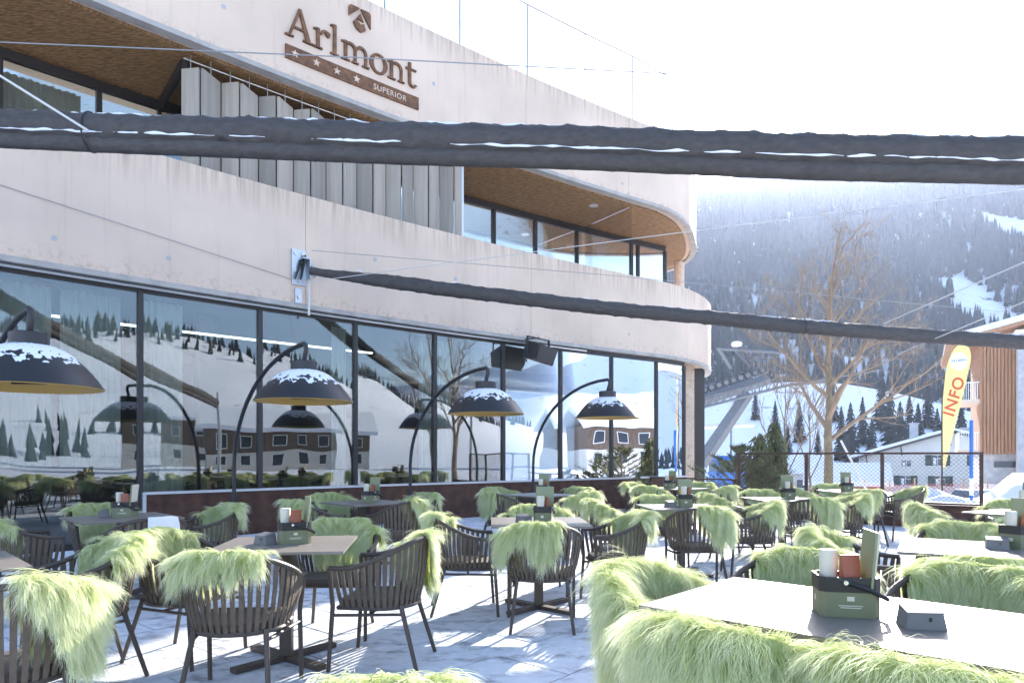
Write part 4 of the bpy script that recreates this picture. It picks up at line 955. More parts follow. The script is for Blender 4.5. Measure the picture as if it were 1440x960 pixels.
# loudspeaker
q = s_at(757, .5); c = fac(q, .5); spz = CAMH+(HZ-496)/F*c.y
sk = tag(empty('loudspeaker', (c.x, c.y, spz), fth_(q)+R(14)), 'black loudspeaker hung in a yoke above the windows', 'loudspeaker')
m = MB(); m.hexa([(-.36, -.20, -.20), (.36, -.20, -.20), (.28, .20, -.18), (-.28, .20, -.18)], [(-.36, -.24, .17), (.36, -.24, .17), (.28, .2, .2), (-.28, .2, .2)]); bo = m.build('cabinet', M['speaker'], sk); bo.rotation_euler = (R(14), R(6), 0)
m = MB(); m.box((0, -.237, -.012), (.64, .012, .31)); go = m.build('grille', M['black'], bo)
m = MB(); m.box((-.40, 0, .12), (.02, .05, .38)); m.box((.40, 0, .12), (.02, .05, .38)); m.box((0, 0, .32), (.82, .05, .02)); m.box((0, .26, .335), (.06, .56, .02)); m.build('yoke', M['speaker'], sk)

# ------------------------------------------------------------------ fence, planter, railing
fn = tag(empty('mesh_fence', px(1380, 640, 12.1)), 'rusty framed wire mesh fence along the terrace edge', 'fence')
fn.location.z = 0
FP = [Vector((8.32, 12.1, 0)), Vector((7.05, 13.0, 0)), Vector((5.95, 13.8, 0)), Vector((4.86, 14.6, 0))]; FO = fn.location.copy()
for p in FP:
    m = MB(); m.box((p.x-FO.x, p.y-FO.y, .68), (.06, .06, 1.40), R(-36)); m.build('post', M['rail'], fn)
for a, b in zip(FP[:-1], FP[1:]):
    d = (b-a).normalized(); L = (b-a).length
    for z, r_ in ((1.36, .022), (.44, .018)):
        m = MB(); m.tube([a-FO+Vector((0, 0, z))+d*.03, b-FO+Vector((0, 0, z))-d*.03], r_, 6); m.build('rail', M['rail'], fn)
    m = MB(); pitch = .075; H = .90; z0 = .45; n = int((L+H)/pitch)
    for i in range(n):
        for sg in (1, -1):
            u0 = i*pitch-(H if sg > 0 else 0); u1 = u0+sg*H if sg > 0 else u0-H
            if sg < 0: u0, u1 = i*pitch, i*pitch-H
            za, zb = z0, z0+H
            ua_, ub_ = u0, u1
            if ua_ < 0 and ub_ < 0 or ua_ > L and ub_ > L: continue
            def clip(u, v_a, v_b, q_a, q_b): return v_a+(v_b-v_a)*(u-q_a)/(q_b-q_a)
            if ua_ < 0: za = clip(0, za, zb, ua_, ub_); ua_ = 0
            if ub_ < 0: zb = clip(0, za, zb, ua_, ub_); ub_ = 0
            if ua_ > L: za = clip(L, za, zb, ua_, ub_); ua_ = L
            if ub_ > L: zb = clip(L, za, zb, ua_, ub_); ub_ = L
            off = Vector((-d.y, d.x, 0))*.003*sg
            m.tube([a-FO+d*ua_+Vector((0, 0, za))+off, a-FO+d*ub_+Vector((0, 0, zb))+off], .0028, 3, False)
    o = m.build('wire_mesh', M['rail'], fn); o['kind'] = 'stuff'
pl = tag(empty('rusty_planter', (6.9, 12.75, 0)), 'long rusty steel planter wall with snow at the terrace edge', 'planter')
dpl = (FP[3]-FP[0]).normalized(); npl = Vector((dpl.y, -dpl.x, 0)); npl = npl if npl.y < 0 else -npl; PO = pl.location.copy()
def strip(m, a, b, n0, n1, z0, z1):
    m.hexa([a+npl*n0+Vector((0, 0, z0))-PO, b+npl*n0+Vector((0, 0, z0))-PO, b+npl*n1+Vector((0, 0, z0))-PO, a+npl*n1+Vector((0, 0, z0))-PO], [a+npl*n0+Vector((0, 0, z1))-PO, b+npl*n0+Vector((0, 0, z1))-PO, b+npl*n1+Vector((0, 0, z1))-PO, a+npl*n1+Vector((0, 0, z1))-PO])
e0 = FP[0]-dpl*1.6; e1 = FP[3]
m = MB(); strip(m, e0, e1, .10, .14, -.02, .40); m.build('front_plate', M['corten'], pl)
m = MB(); strip(m, e0, e1, .05, .16, .40, .425); m.build('top_edge', M['corten'], pl)
m = MB(); strip(m, e0, e1, -.5, .099, -.02, .36); m.build('soil', M['soil'], pl)
m = MB(); n = 40; vs = []; fs = []
for i in range(n+1):
    for j in range(5):
        p = e0.lerp(e1, i/n)+npl*(.04-.54*j/4); vs.append(p+Vector((0, 0, .37+.09*math.sin(j/4*math.pi)+.04*mnoise.noise(p*1.5)))-PO)
for i in range(n):
    for j in range(4): k = i*5+j; fs.append((k, k+1, k+6, k+5))
m.add(vs, fs); m.build('snow_cover', M['snow'], pl, True)
rl = tag(empty('low_railing', (4.8, 14.6, 0)), 'low rusty railing between the mesh fence and the hotel', 'railing')
a, b = Vector((0, 0, 0)), Vector((-1.5, 1.6, 0))
for f in (0.02, .5, 1):
    p = a.lerp(b, f); m = MB(); m.box((p.x, p.y, .40), (.05, .05, .82), R(-45)); m.build('post', M['rail'], rl)
for z in (.80, .42): m = MB(); m.tube([a+Vector((0, 0, z)), b+Vector((0, 0, z))], .02, 6); m.build('rail', M['rail'], rl)

# ------------------------------------------------------------------ trees
def branch_tree(name, label, loc, height, trunk_r, seed, fork=.32, spread=1.0, nb=9, depth=4, lean=.0, twig=M['twig']):
    rg = random.Random(seed); t = tag(empty(name, loc), label, 'tree'); tr = MB(); br_ = MB()
    top = Vector((lean, 0, height*.72)); pts = [Vector((0, 0, -.3))]; rs = [trunk_r*1.2]
    for k in range(1, 9): f = k/8; pts.append(Vector((lean*f+rg.uniform(-.03, .03), rg.uniform(-.03, .03), top.z*f))); rs.append(trunk_r*(1-.72*f))
    tr.tube(pts, rs, 9)
    cnt = [0]
    def grow(p, d, L, r, lev):
        if cnt[0] > 1500: return
        cnt[0] += 1; n = 5; q = [p]; dd = d.copy()
        for k in range(n): dd = (dd+Vector((rg.gauss(0, .09), rg.gauss(0, .09), .07+rg.gauss(0, .05)))).normalized(); q.append(q[-1]+dd*L/n)
        br_.tube(q, [max(.006, r*1.45*(1-.72*k/n)) for k in range(n+1)], 5 if lev < 2 else 3, False)
        if lev >= depth: return
        m_ = 5 if lev < 2 else 4
        for k in range(m_):
            f = .28+.72*(k+rg.random()*.7)/m_; i = min(n-1, int(f*n)); pp = q[i].lerp(q[i+1], f*n-i); ax = dd.orthogonal().normalized(); ax.rotate(Matrix.Rotation(rg.random()*6.28, 3, dd))
            nd = (dd*.80+ax*.62*spread).normalized(); grow(pp, nd, L*rg.uniform(.42, .62), r*.5*(1-.4*f), lev+1)
    for k in range(nb):
        f = fork+(1-fork)*k/nb; z = top.z*f; a = k*2.4+rg.uniform(-.4, .4); up = .55+.9*f
        grow(Vector((lean*f, 0, z)), Vector((math.cos(a)*spread, math.sin(a)*spread, up)).normalized(), height*.40*(1.12-.55*f), trunk_r*.42*(1.1-.6*f), 1)
    grow(top, Vector((0, 0, 1)), height*.30, trunk_r*.3, 1)
    tr.build('trunk', M['bark'], t, True); br_.build('crown', twig, t, True); return t
branch_tree('bare_tree', 'bare broad crowned tree with mossy trunk behind the mesh fence', (10.2, 22, -.4), 8.9, .16, 4, fork=.34, spread=1.25, nb=12)
branch_tree('bare_tree', 'leafless sapling with thin reddish stems by the weeping evergreen', (8.0, 20, -.3), 4.6, .045, 9, fork=.3, spread=.45, nb=6, depth=3)
branch_tree('bare_tree', 'second leafless sapling beside the mossy trunk', (8.9, 20.4, -.3), 4.2, .04, 12, fork=.3, spread=.4, nb=6, depth=3)
branch_tree('bare_tree', 'bare tree standing out to the side, mirrored in the end windows', (16.5, 9.0, -.1), 7.5, .13, 21, fork=.3)
st = MB(); st.tube([(0, 0, 0), (-1.0, .2, 2.1)], .035, 6); o = st.build('tree_stake', M['rope']); o.location = (11.5, 21.6, -.3); tag(o, 'pale slanting stake propping the mossy trunked tree', 'stake')
def foliage(mb, pts_dirs, rg, ln, wd, mi=0):
    for p, d in pts_dirs:
        d = (Vector(d)+Vector((rg.gauss(0, .35), rg.gauss(0, .35), rg.gauss(0, .25)))).normalized(); s_ = d.orthogonal().normalized(); s_.rotate(Matrix.Rotation(rg.random()*6.28, 3, d)); L = ln*rg.uniform(.6, 1.3)
        mb.add([p-s_*wd, p+s_*wd, p+d*L*.6+s_*wd*.7, p+d*L], [(0, 1, 2), (0, 2, 3)], mi)
def weeping(loc, H, label, seed):
    rg = random.Random(seed); t = tag(empty('weeping_evergreen', loc), label, 'tree'); tr = MB(); tr.tube([(0, 0, -.2), (.05, 0, H*.5), (.0, 0, H*.96)], [.09, .06, .03], 7); tr.build('trunk', M['bark'], t)
    m = MB(); PD = []
    for k in range(70):
        a = rg.random()*6.28; r = rg.uniform(.08, .42)*H*.32; z0 = H*rg.uniform(.55, 1.0); ln = z0*rg.uniform(.5, .98)
        for i in range(34):
            f = i/33; p = Vector((math.cos(a)*r*(.3+.7*min(1, f*3)), math.sin(a)*r*(.3+.7*min(1, f*3)), z0-ln*f+.12*math.sin(min(1, f*3)*3.14))); PD.append((p, (math.cos(a)*.5, math.sin(a)*.5, -1)))
    foliage(m, PD, rg, .16, .022); m.build('crown', M['needle'], t); return t
weeping((7.0, 18.2, -.1), 2.3, 'drooping blue green weeping evergreen behind the fence', 4); weeping((6.35, 17.6, -.1), 2.0, 'smaller weeping evergreen next to the hotel end', 6)
def pine(loc, H, label, seed, nb=26, sp_=.62):
    rg = random.Random(seed); t = tag(empty('pine_bush', loc), label, 'bush'); tr = MB(); m = MB(); tr.tube([(0, 0, -.1), (0, 0, H*.9)], [.05, .015], 6); PD = []
    for k in range(nb):
        f = rg.random(); a = rg.random()*6.28; p0_ = Vector((0, 0, H*(.08+.8*f))); d = Vector((math.cos(a), math.sin(a), .55)).normalized(); L = H*sp_*(1.05-f)*rg.uniform(.7, 1.1)+.1; tr.tube([p0_, p0_+d*L], [.014, .006], 4)
        for i in range(60): g_ = rg.uniform(.25, 1.05); PD.append((p0_+d*L*g_+Vector((rg.gauss(0, .02), rg.gauss(0, .02), 0)), d*.8+Vector((rg.gauss(0, .6), rg.gauss(0, .6), .5))))
    foliage(m, PD, rg, .13, .010); tr.build('trunk', M['bark'], t); m.build('crown', M['needle'], t); return t
pine((5.55, 16.9, -.05), 1.75, 'bushy dark green mountain pine beside the pillar', 2, 44, .8); pine((6.0, 16.2, -.05), 1.1, 'low yellowish mountain pine by the low railing', 3, 30, .8); pine((2.9, 15.9, 0), 1.0, 'small potted pine against the end windows', 8, 16, .5)
# standing conifers at the foot of the mountain
def conifer_mesh(seed):
    rg = random.Random(seed); m = MB(); H = 1.0
    for k in range(17):
        z = .06+.90*k/16; r = .21*(1-z)**.85+.012; n = 10
        for j in range(n):
            a = j*6.283/n+k*.7+rg.uniform(-.2, .2); q = r*rg.uniform(.65, 1.15); d = Vector((math.cos(a), math.sin(a), 0)); s_ = Vector((-d.y, d.x, 0)); wq = q*.34
            m.add([Vector((0, 0, z+.05)), d*q*.6+s_*wq+Vector((0, 0, z+.0)), d*q+Vector((0, 0, z-.045*rg.uniform(.6, 1.6))), d*q*.6-s_*wq+Vector((0, 0, z))], [(0, 1, 2), (0, 2, 3)])
    return m
cms = [conifer_mesh(i) for i in range(3)]; cmesh = [c.mesh('crown', M['conifer']) for c in cms]; tk = MB(); tk.tube([(0, 0, -.05), (0, 0, .9)], [.018, .004], 6); tkm = tk.mesh('trunk', M['bark'])
rg = random.Random(11)
for k, (sx, Zd) in enumerate([(1108, 150), (1124, 165), (1150, 140), (1183, 150), (1196, 128), (1213, 160), (1226, 135), (1240, 170), (1252, 140), (1266, 128), (1279, 160), (1291, 138), (1305, 172), (1318, 150), (1336, 165), (1352, 140), (1090, 175), (1062, 190), (1172, 180), (1040, 210)]):
    x = (sx-720)/F*Zd; z = terr(x, Zd)-.3; Hh = rg.uniform(11, 17)*(1 if sx > 1175 else .62)
    t = tag(empty('spruce_tree', (x, Zd, z), rg.random()*6), 'tall dark spruce standing at the foot of the mountain behind the chalet', 'tree', 'spruces at the foot of the mountain'); t.scale = (Hh, Hh, Hh)
    link('trunk', tkm, t); link('crown', cmesh[k % 3], t)

# ------------------------------------------------------------------ chalet
CZ = 92.0; c0 = px(1338, 640, CZ); base = -3.9
ch_ = tag(empty('chalet', (c0.x, c0.y, base), -math.atan2(.55, 1)+R(4)), 'cream alpine chalet with green shutters and snowy gable roof', 'building')
WH, RH, HWc, DP = 5.0, 8.3, 10.6, 13.5       # eave height, ridge height, half width, depth; gable at y=0 facing -y
m = MB(); g = [(-HWc, 0), (HWc, 0), (HWc, WH), (0, RH), (-HWc, WH)]
m.add([(x, 0, z) for x, z in g]+[(x, DP, z) for x, z in g], [(0, 1, 2, 3, 4), (9, 8, 7, 6, 5), (0, 5, 6, 1), (1, 6, 7, 2), (4, 9, 5, 0), (2, 7, 8, 3), (3, 8, 9, 4)]); m.build('wall', M['plaster'], ch_)
sl_ = (RH-WH)/HWc; ov = 1.3
rp = None
for sg in (-1, 1):
    m = MB(); e = HWc+ov; ze = WH-ov*sl_
    P = [(0, RH+.06), (sg*e, ze+.06), (sg*e, ze+.32), (0, RH+.32)]
    m.add([(x, -1.3, z) for x, z in P]+[(x, DP+.8, z) for x, z in P], [(0, 1, 2, 3), (7, 6, 5, 4), (0, 4, 5, 1), (1, 5, 6, 2), (2, 6, 7, 3), (3, 7, 4, 0)]); rp = m.build('roof', M['beam'], ch_)
    m = MB(); P = [(0, RH+.33), (sg*(e-.05), ze+.33), (sg*(e-.05), ze+.62), (0, RH+.62)]
    m.add([(x, -1.2, z) for x, z in P]+[(x, DP+.7, z) for x, z in P], [(0, 1, 2, 3), (7, 6, 5, 4), (0, 4, 5, 1), (1, 5, 6, 2), (2, 6, 7, 3), (3, 7, 4, 0)]); m.build('roof_snow', M['snow'], rp)
for (x, y, hh) in ((-3.9, 5.0, 2.6), (2.8, 8, 1.6)):
    zr = RH-abs(x)*sl_; m = MB(); m.box((x, y, zr+hh/2), (1.0, 1.0, hh)); m.box((x, y, zr+hh+.1), (1.3, 1.3, .18)); m.build('chimney', M['stone'], rp)
def cwin(x, z, w_, h_, sh=True, side=False):
    m = MB()
    if side:
        m.box((-HWc-.02, x, z), (.06, w_, h_)); o = m.build('window', M['darkglass'], ch_); return
    m.box((x, -.02, z), (w_, .06, h_)); o = m.build('window', M['darkglass'], ch_)
    m = MB(); m.box((x, -.06, z), (.07, .03, h_)); m.box((x, -.055, z+h_*.18), (w_, .03, .06)); m.build('glazing_bar', M['white'], o)
    m = MB(); m.box((x-w_*.27, -.057, z-h_*.1), (w_*.28, .012, h_*.7)); m.build('lace_curtain', M['white'], o)
    if sh:
        for sg in (-1, 1): m = MB(); m.box((x+sg*(w_/2+.42), -.06, z), (.78, .07, h_+.1)); m.build('shutter', M['shutter'], o)
for x in (-5.4, -1.3, 3.6): cwin(x, 1.75, 1.25, 1.25)
for x in (-1.6, 3.2): cwin(x, 4.55, 1.25, 1.35)
cwin(-5.3, 4.1, 1.1, .75, False); cwin(7.2, 4.1, 1.2, .8, False); cwin(-.3, 6.8, .55, .55, False); cwin(8.1, 1.7, 1.1, 1.2, False)
for y in (2, 4.2, 8): cwin(y, 2.2, .6, 1.4, False, True)
for sg in (-1, 1):
    for k in (0.55, .95):
        x = sg*HWc*k; z = RH-abs(x)*sl_; m = MB(); m.tube([(x, -.05, z-1.2), (x+sg*.2, -1.1, z+.0)], .09, 5); m.build('brace', M['beam'], ch_)
# low houses further left, and the houses across the square that the windows mirror
for (sx, Zd, wd, hh, lab) in (((52, -13), 0, 9, 4.2, 'dark timber house across the square opposite the windows'), ((57, 9), 0, 9, 4.6, 'smaller timber house across the square'), ((70, -26), 0, 12, 6, 'timber guest house at the foot of the ski slope'), (1095, 85, 11, 3.4, 'low snow roofed house beyond the saplings'), (1190, 70, 6.5, 2.6, 'small brown shed with snowy roof beside the mossy tree')):
    far_ = isinstance(sx, tuple); p = Vector((sx[0], sx[1], 0)) if far_ else px(sx, 640, Zd); h_ = tag(empty('small_house', (p.x, p.y, -.3 if far_ else -3.9), R(62) if far_ else R(-25)), lab, 'building')
    m = MB(); m.box((0, 0, hh/2), (wd, 7, hh)); m.build('wall', M['oldwood'] if far_ else M['plaster'] if sx < 1150 else M['woodclad'], h_)
    for sg in (-1, 1):
        P = [(-wd/2-.7, -.0), (wd/2+.7, 0)]; m = MB()
        m.hexa([(-wd/2-.7, sg*4.3, hh-.35), (wd/2+.7, sg*4.3, hh-.35), (wd/2+.7, 0, hh+1.5), (-wd/2-.7, 0, hh+1.5)], [(-wd/2-.7, sg*4.3, hh+.05), (wd/2+.7, sg*4.3, hh+.05), (wd/2+.7, 0, hh+1.9), (-wd/2-.7, 0, hh+1.9)]); m.build('roof', M['snow'], h_)
    for sg in ((-1, 1) if far_ else (-1,)):
        for lev in ((.30, .72) if far_ else (.55,)):
            for k in range(3 if not far_ else 4):
                xx = -wd*.36+k*wd*(.3 if not far_ else .24); m = MB(); m.box((xx, sg*3.53, hh*lev), (1.0, .10, 1.1)); wf_ = m.build('window', M['white'], h_); m = MB(); m.box((xx, sg*3.56, hh*lev), (.84, .10, .94)); m.build('pane', M['darkglass'], wf_)
    if far_: m = MB(); m.box((0, 0, hh*.24), (wd+.04, 7.04, hh*.48)); m.build('plastered_ground_floor', M['plaster'], h_)

# ------------------------------------------------------------------ wooden house on the right
WZ = 40.0; p = px(1378, 640, WZ)
wh = tag(empty('wooden_house', (p.x, p.y, -2.2), R(-31)), 'larch clad house on a stone base with snow covered roof', 'building')
m = MB(); m.box((5, 5, 7.3), (9.9, 9.9, 7.4)); m.build('wall', M['woodclad'], wh)
m = MB(); k = 0
while k*.17 < 9.9: m.box((.06+k*.17, .0, 7.3), (.125, .06, 7.38)); k += 1
o = m.build('cladding', M['woodclad'], wh); o['kind'] = 'stuff'
m = MB(); m.box((4.9, 5.15, 2.15), (9.6, 9.5, 2.9)); m.build('stone_base', M['stone'], wh)
m = MB(); m.box((4.9, .2, 1.3), (9.4, .4, 1.1)); m.build('snowy_ledge', M['white'], wh)
m = MB(); m.box((4.9, .25, .35), (9.4, .5, .8)); m.build('brick_plinth', M['brick'], wh)
m = MB(); m.box((5.0, -.6, 5.1), (6.6, 1.2, 10.4)); m.build('stone_tower', M['stone'], wh); m = MB(); m.box((5.0, -.6, 10.4), (6.9, 1.5, .2)); m.build('tower_snow', M['snow'], wh)
m = MB(); m.box((1.6, .34, 3.0), (1.8, .1, .35)); m.build('strip_window', M['darkglass'], wh)
m = MB(); m.hexa([(-1.7, -1.4, 9.9), (11, -1.4, 13.0), (11, 11, 13.0), (-1.7, 11, 9.9)], [(-1.7, -1.4, 10.1), (11, -1.4, 13.2), (11, 11, 13.2), (-1.7, 11, 10.1)]); rf = m.build('roof', M['woodclad'], wh)
m = MB(); m.hexa([(-1.75, -1.45, 10.11), (11, -1.45, 13.21), (11, 11, 13.21), (-1.75, 11, 10.11)], [(-1.6, -1.3, 10.5), (11, -1.3, 13.6), (11, 11, 13.6), (-1.6, 11, 10.5)]); m.build('roof_snow', M['snow'], rf)
for z in (3.75, 6.7):
    m = MB(); m.box((-.55, 2.2, z), (1.1, 4.4, .22)); bl = m.build('balcony', M['concrete'], wh)
    m = MB()
    for k in range(10): m.box((-1.05, .1+k*.46, z+.6), (.04, .04, 1.0))
    for k in range(9): m.box((-1.0+k*.11, .05, z+.6), (.03, .04, 1.0))
    m.box((-.52, .05, z+1.12), (1.1, .06, .05)); m.box((-1.05, 2.2, z+1.12), (.06, 4.4, .05)); m.build('balcony_railing', M['alu'], bl)

# ------------------------------------------------------------------ feather flag
fz = 20.0; fp = px(1326, 640, fz)
fl = tag(empty('feather_flag', (fp.x, fp.y, -.25)), 'yellow feather flag reading INFO beside the chalet', 'flag')
def f2(x, y): return ((x-1326)/F*fz, 0, CAMH+(HZ-y)/F*fz+.25)
m = MB(); m.tube([f2(1325, 700), f2(1324.5, 600), f2(1325, 560), f2(1329, 525), f2(1336, 500), f2(1346, 486)], [.022, .02, .016, .014, .010, .006], 8); m.build('pole', M['black'], fl, True)
out0 = [(1325.5, 655), (1324.5, 600), (1325.5, 560), (1329, 525), (1336, 500), (1346, 486), (1355, 483.5), (1361, 487), (1364.5, 496), (1364.5, 508), (1361, 525), (1354, 555), (1345, 590), (1335, 630), (1328, 660)]
out = []
for i in range(len(out0)):       # rounded outline
    a_, b_, c_, d_ = [out0[(i+k) % len(out0)] for k in (-1, 0, 1, 2)]
    for t_ in ((0, .25, .5, .75) if 3 <= i <= 9 else (0,)): out.append(tuple(.5*(2*b_[k]+(c_[k]-a_[k])*t_+(2*a_[k]-5*b_[k]+4*c_[k]-d_[k])*t_*t_+(3*b_[k]-a_[k]-3*c_[k]+d_[k])*t_**3) for k in (0, 1)))
m = MB(); P = [f2(a, b) for a, b in out]; n = len(P)
m.add([(x, -.014, z) for x, _, z in P]+[(x, -.008, z) for x, _, z in P], [tuple(range(n-1, -1, -1)), tuple(range(n, 2*n))]+[(i, (i+1) % n, n+(i+1) % n, n+i) for i in range(n)]); sh_ = m.build('flag_cloth', M['flag'], fl)
m = MB(); cx_, _, cz_ = f2(1348, 508); P = [(cx_+.26*math.cos(a), cz_+.26*math.sin(a)) for a in np.linspace(0, 2*math.pi, 28, endpoint=False)]
m.add([(x, -.018, z) for x, z in P]+[(x, -.0145, z) for x, z in P], [tuple(range(27, -1, -1))]+[(i, 28+i, 28+(i+1) % 28, (i+1) % 28) for i in range(28)]); dsk = m.build('round_logo', M['flagw'], sh_)
def flag_text(txt, size, cx, cz, ang_, mt, parent, off):
    me = text_mesh(txt, size, 'lettering', size*.022); xs = [v.co.x for v in me.vertices]; ys = [v.co.y for v in me.vertices]; mx_, my_ = (min(xs)+max(xs))/2, (min(ys)+max(ys))/2
    for v in me.vertices:
        a, b = v.co.x-mx_, v.co.y-my_; v.co = Vector((cx+a*math.cos(ang_)-b*math.sin(ang_), off, cz+a*math.sin(ang_)+b*math.cos(ang_)))
    me.materials.append(M[mt]); return link('lettering', me, parent)
ix, _, iz = f2(1341, 557); flag_text('INFO', .47, ix, iz, R(73), 'orange', sh_, -.0165)
flag_text('ARLBERG', .105, cx_, cz_+.03, R(6), 'flagb', dsk, -.0195)
# blue marker pole
bpz = px(1366, 640, 20); m = MB(); m.tube([(0, 0, 0), (0, 0, 2.65)], .05, 10); o = m.build('marker_pole', M['blue'], None, True); o.location = (bpz.x, 20, -.3); tag(o, 'tall blue marker pole in front of the wooden house', 'pole')
m = MB(); m.tube([(0, 0, .45), (0, 0, .95)], .054, 10); o2 = m.build('white_sleeve', M['white'], o)

# ------------------------------------------------------------------ red safety net, snow banks, car
sn = tag(empty('safety_net', px(1215, 640, 34)), 'sagging red safety net on wooden stakes before the chalet', 'net'); sn.location.z = -1.3
O_ = sn.location.copy(); a = Vector((0, 0, 0)); b = Vector((8.4, 1.5, 0)); m = MB()
for i in range(90): p = a.lerp(b, i/89); m.tube([p+Vector((0, 0, .1)), p+Vector((0, 0, 1.15+.05*math.sin(i*.5)))], .007, 3, False)
for k in range(11): m.tube([a.lerp(b, i/30)+Vector((0, 0, .1+k*.105+.005*k*math.sin(i*.9*.5*3)*.3)) for i in range(31)], .007, 3, False)
o = m.build('netting', M['net'], sn); o['kind'] = 'stuff'
for i in range(7): p = a.lerp(b, i/6); m = MB(); m.tube([p+Vector((0, -.03, 0)), p+Vector((0, -.03, 1.45))], .035, 6); m.build('stake', M['tan'], sn)
def bank(name, label, cx, cy, rx, ry, h, seed, z0=-.1):
    m = MB(); n = 28; vs = []; fs = []
    for i in range(n+1):
        for j in range(n+1):
            u = -1+2*i/n; v = -1+2*j/n; r = min(1, math.hypot(u, v)); f = (1-r*r)**1.2 if r < 1 else 0
            k = mnoise.fractal(Vector((u*2.2+seed, v*2.2, seed)), 1, 2, 4); vs.append((u*rx, v*ry, f*h*(1+.45*k)-.25*(1-f)))
    for i in range(n):
        for j in range(n): k = i*(n+1)+j; fs.append((k, k+n+1, k+n+2, k+1))
    m.add(vs, fs); o = m.build(name, M['snow'], None, True); o.location = (cx, cy, z0); return tag(o, label, 'snow bank')
bank('snow_bank', 'rounded ploughed snow heap behind the mesh fence', 9.3, 15.5, 2.8, 1.5, .55, 3.1); bank('snow_bank', 'large lumpy snow heap in front of the wooden house', 13.8, 16.5, 3.2, 2.5, 1.05, 7.7); bank('snow_bank', 'long low snow heap below the chalet', 17, 30, 9, 3, 1.2, 5.2, -1.6)
cz = px(1378, 640, 30); cr = tag(empty('parked_car', (cz.x+.2, 30.5, -1.62), R(80)), 'silver car parked in front of the wooden house', 'car')
m = MB(); prof = [(-2.1, .35), (2.1, .35), (2.15, .7), (1.9, .92), (1.0, 1.0), (.4, 1.42), (-1.2, 1.45), (-1.9, 1.0), (-2.15, .9)]; n = len(prof)
m.add([(x, -.85+(.12 if z > 1.1 else 0), z) for x, z in prof]+[(x, .85-(.12 if z > 1.1 else 0), z) for x, z in prof], [tuple(range(n)), tuple(range(2*n-1, n-1, -1))]+[(i, n+i, n+(i+1) % n, (i+1) % n) for i in range(n)]); m.build('body', M['carp'], cr)
for sy in (-1, 1):
    m = MB(); m.add([(.85, sy*.858, 1.0), (.35, sy*.765, 1.36), (-1.15, sy*.765, 1.38), (-1.7, sy*.858, 1.02)], [(0, 1, 2, 3)]); m.build('side_window', M['darkglass'], cr)
    for x in (-1.3, 1.3):
        m = MB(); m.tube([(x, sy*.70, .33), (x, sy*.88, .33)], .33, 16); wl = m.build('wheel', M['wheel'], cr); m = MB(); m.tube([(x, sy*.88, .33), (x, sy*.89, .33)], .19, 12); m.build('rim', M['alu'], wl)
m = MB(); m.hexa([(2.02, -.6, .92), (2.02, .6, .92), (1.05, .66, 1.0), (1.05, -.66, 1.0)], [(1.05, -.62, 1.03), (1.05, .62, 1.03), (.43, .62, 1.42), (.43, -.62, 1.42)]) if False else m.add([(1.02, -.70, 1.005), (1.02, .70, 1.005), (.42, .66, 1.425), (.42, -.66, 1.425)], [(0, 1, 2, 3)]); m.build('windscreen', M['darkglass'], cr)

# ------------------------------------------------------------------ chairlift station
LZ = 45.0
ls = tag(empty('chairlift_station', (0, 0, -3)), 'grey steel chairlift station with rows of sheave wheels behind the hotel', 'ski lift')
lo = px(1050, 640, LZ); ls.location = (lo.x, lo.y, -3)
def l2(x, y, dz=0): p = px(x, y, LZ+dz); return p-Vector(ls.location)
m = MB(); m.tube([l2(985, 652), l2(1052, 553)], [.48, .40], 4); m.build('inclined_leg', M['steel'], ls)
m = MB(); m.tube([l2(960, 572, 1), l2(1080, 533, 1)], .38, 4); m.tube([l2(960, 552, 1.5), l2(1080, 522, 1.5)], .14, 4); m.build('main_beam', M['steel'], ls)
m = MB(); m.tube([l2(960, 580, -.6), l2(1110, 541, -.6), l2(1165, 536, -.6)], .09, 4)
m.tube([l2(960, 566, -.6), l2(1110, 528, -.6)], .05, 4)
for k in range(14): m.tube([l2(965+k*10.3, 580-k*2.7, -.6), l2(965+k*10.3, 565-k*2.7, -.6)], .045, 4); m.tube([l2(965+k*10.3, 580-k*2.7, -.6), l2(975+k*10.3, 562-k*2.7, -.6)], .03, 4)
m.build('walkway_truss', M['steel'], ls)
for k in range(9):
    cx_, cy_ = 990+k*10.2, 548-k*3.4; p = l2(cx_, cy_, -.3); m = MB(); m.tube([p+Vector((0, -.12, 0)), p+Vector((0, .12, 0))], .23, 18); wq = m.build('sheave_wheel', M['wheel'], ls)
    m = MB(); m.tube([p+Vector((0, -.135, 0)), p+Vector((0, .135, 0))], .15, 12); m.build('hub', M['steel'], wq)
m = MB(); m.tube([l2(1010, 489), l2(1028, 518)], .12, 4); m.tube([l2(1008, 490), l2(1098, 496)], .10, 4); m.tube([l2(1034, 494), l2(1056, 516)], .05, 4); m.build('gantry', M['steel'], ls)
for x0 in (1060, 1066, 1080, 1090):
    m = MB(); m.tube([l2(x0, 522), l2(x0, 503), l2(x0+5, 501), l2(x0+8, 506), l2(x0+8, 522)], .04, 5); m.build('guard_hoop', M['steel'], ls)
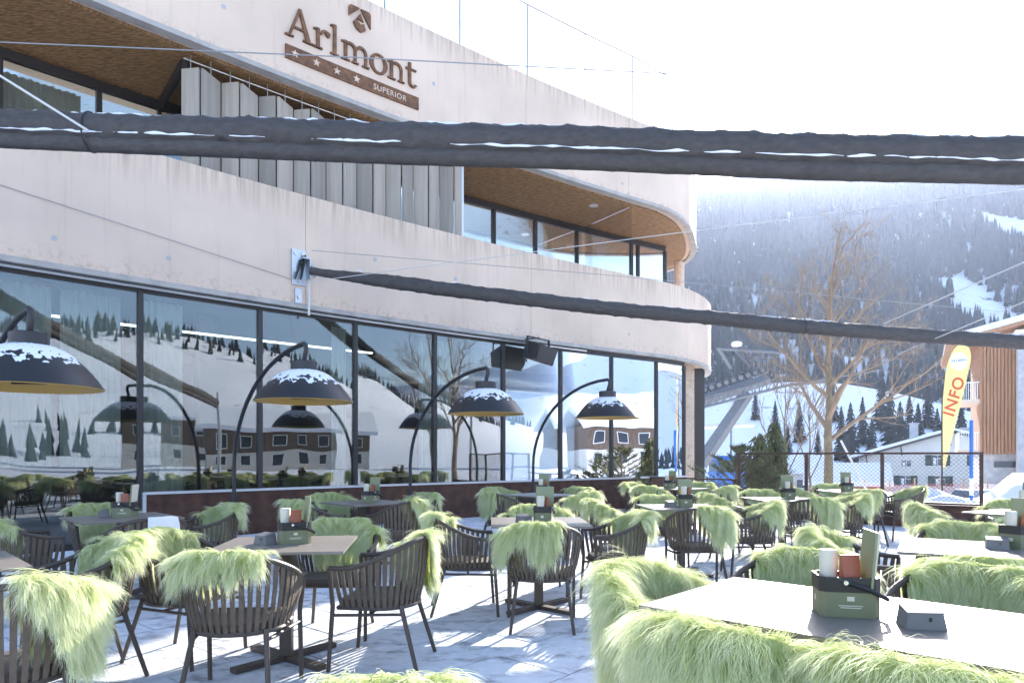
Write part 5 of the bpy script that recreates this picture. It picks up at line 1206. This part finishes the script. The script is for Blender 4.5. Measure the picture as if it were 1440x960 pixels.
m = MB(); m.lathe([(0, 0), (.3, .06), (.36, .2), (.30, .34), (0, .4)], 16, l2(1036, 488)); m.build('floodlight', M['white'], ls, True)
m = MB(); m.tube([l2(985, 600, 2), l2(1060, 597, 2)], .16, 4); m.build('platform_roof', M['white'], ls)
m = MB(); m.tube([l2(1090, 545, 1), l2(1240, 520, 30)], .06, 5); m.build('haul_rope', M['steel'], ls)
gp = px(1028, 640, 47); gc = tag(empty('gondola_cabin', (gp.x, 47, -.9)), 'blue lift cabin under the chairlift station', 'cabin')
m = MB(); m.hexa([(-1.2, -.9, .0), (1.2, -.9, 0), (1.2, .9, 0), (-1.2, .9, 0)], [(-1.3, -1, 1.1), (1.3, -1, 1.1), (1.3, 1, 1.1), (-1.3, 1, 1.1)]); m.hexa([(-1.28, -.98, 1.9), (1.28, -.98, 1.9), (1.28, .98, 1.9), (-1.28, .98, 1.9)], [(-1.0, -.8, 2.2), (1.0, -.8, 2.2), (1.0, .8, 2.2), (-1.0, .8, 2.2)]); m.build('body', M['blue'], gc)
m = MB(); m.box((0, 0, 1.5), (2.5, 1.9, .8)); m.build('windows', M['darkglass'], gc)
for sx in (-1.25, 0, 1.25): m = MB(); m.box((sx, -.97, 1.5), (.12, .06, .82)); m.build('window_post', M['blue'], gc)
m = MB(); m.tube([(0, 0, 2.2), (0, 0, 4.2)], .06, 6); m.build('hanger', M['steel'], gc)

# ------------------------------------------------------------------ haze
HZB = True
if HZB:
    m = MB(); m.box((300, 170, 195), (2500, 2340, 420)); hz = m.build('haze', []); tag(hz, kind='stuff', label='thin bright winter haze filling the valley')
    hm = bpy.data.materials.new('haze'); hm.use_nodes = True; n = hm.node_tree; n.nodes.clear(); o = n.nodes.new('ShaderNodeOutputMaterial'); v = n.nodes.new('ShaderNodeVolumePrincipled')
    v.inputs['Color'].default_value = (.60, .71, 1, 1); v.inputs['Density'].default_value = .00023; v.inputs['Anisotropy'].default_value = .6
    n.links.new(v.outputs[0], o.inputs['Volume']); hz.data.materials.clear(); hz.data.materials.append(hm)
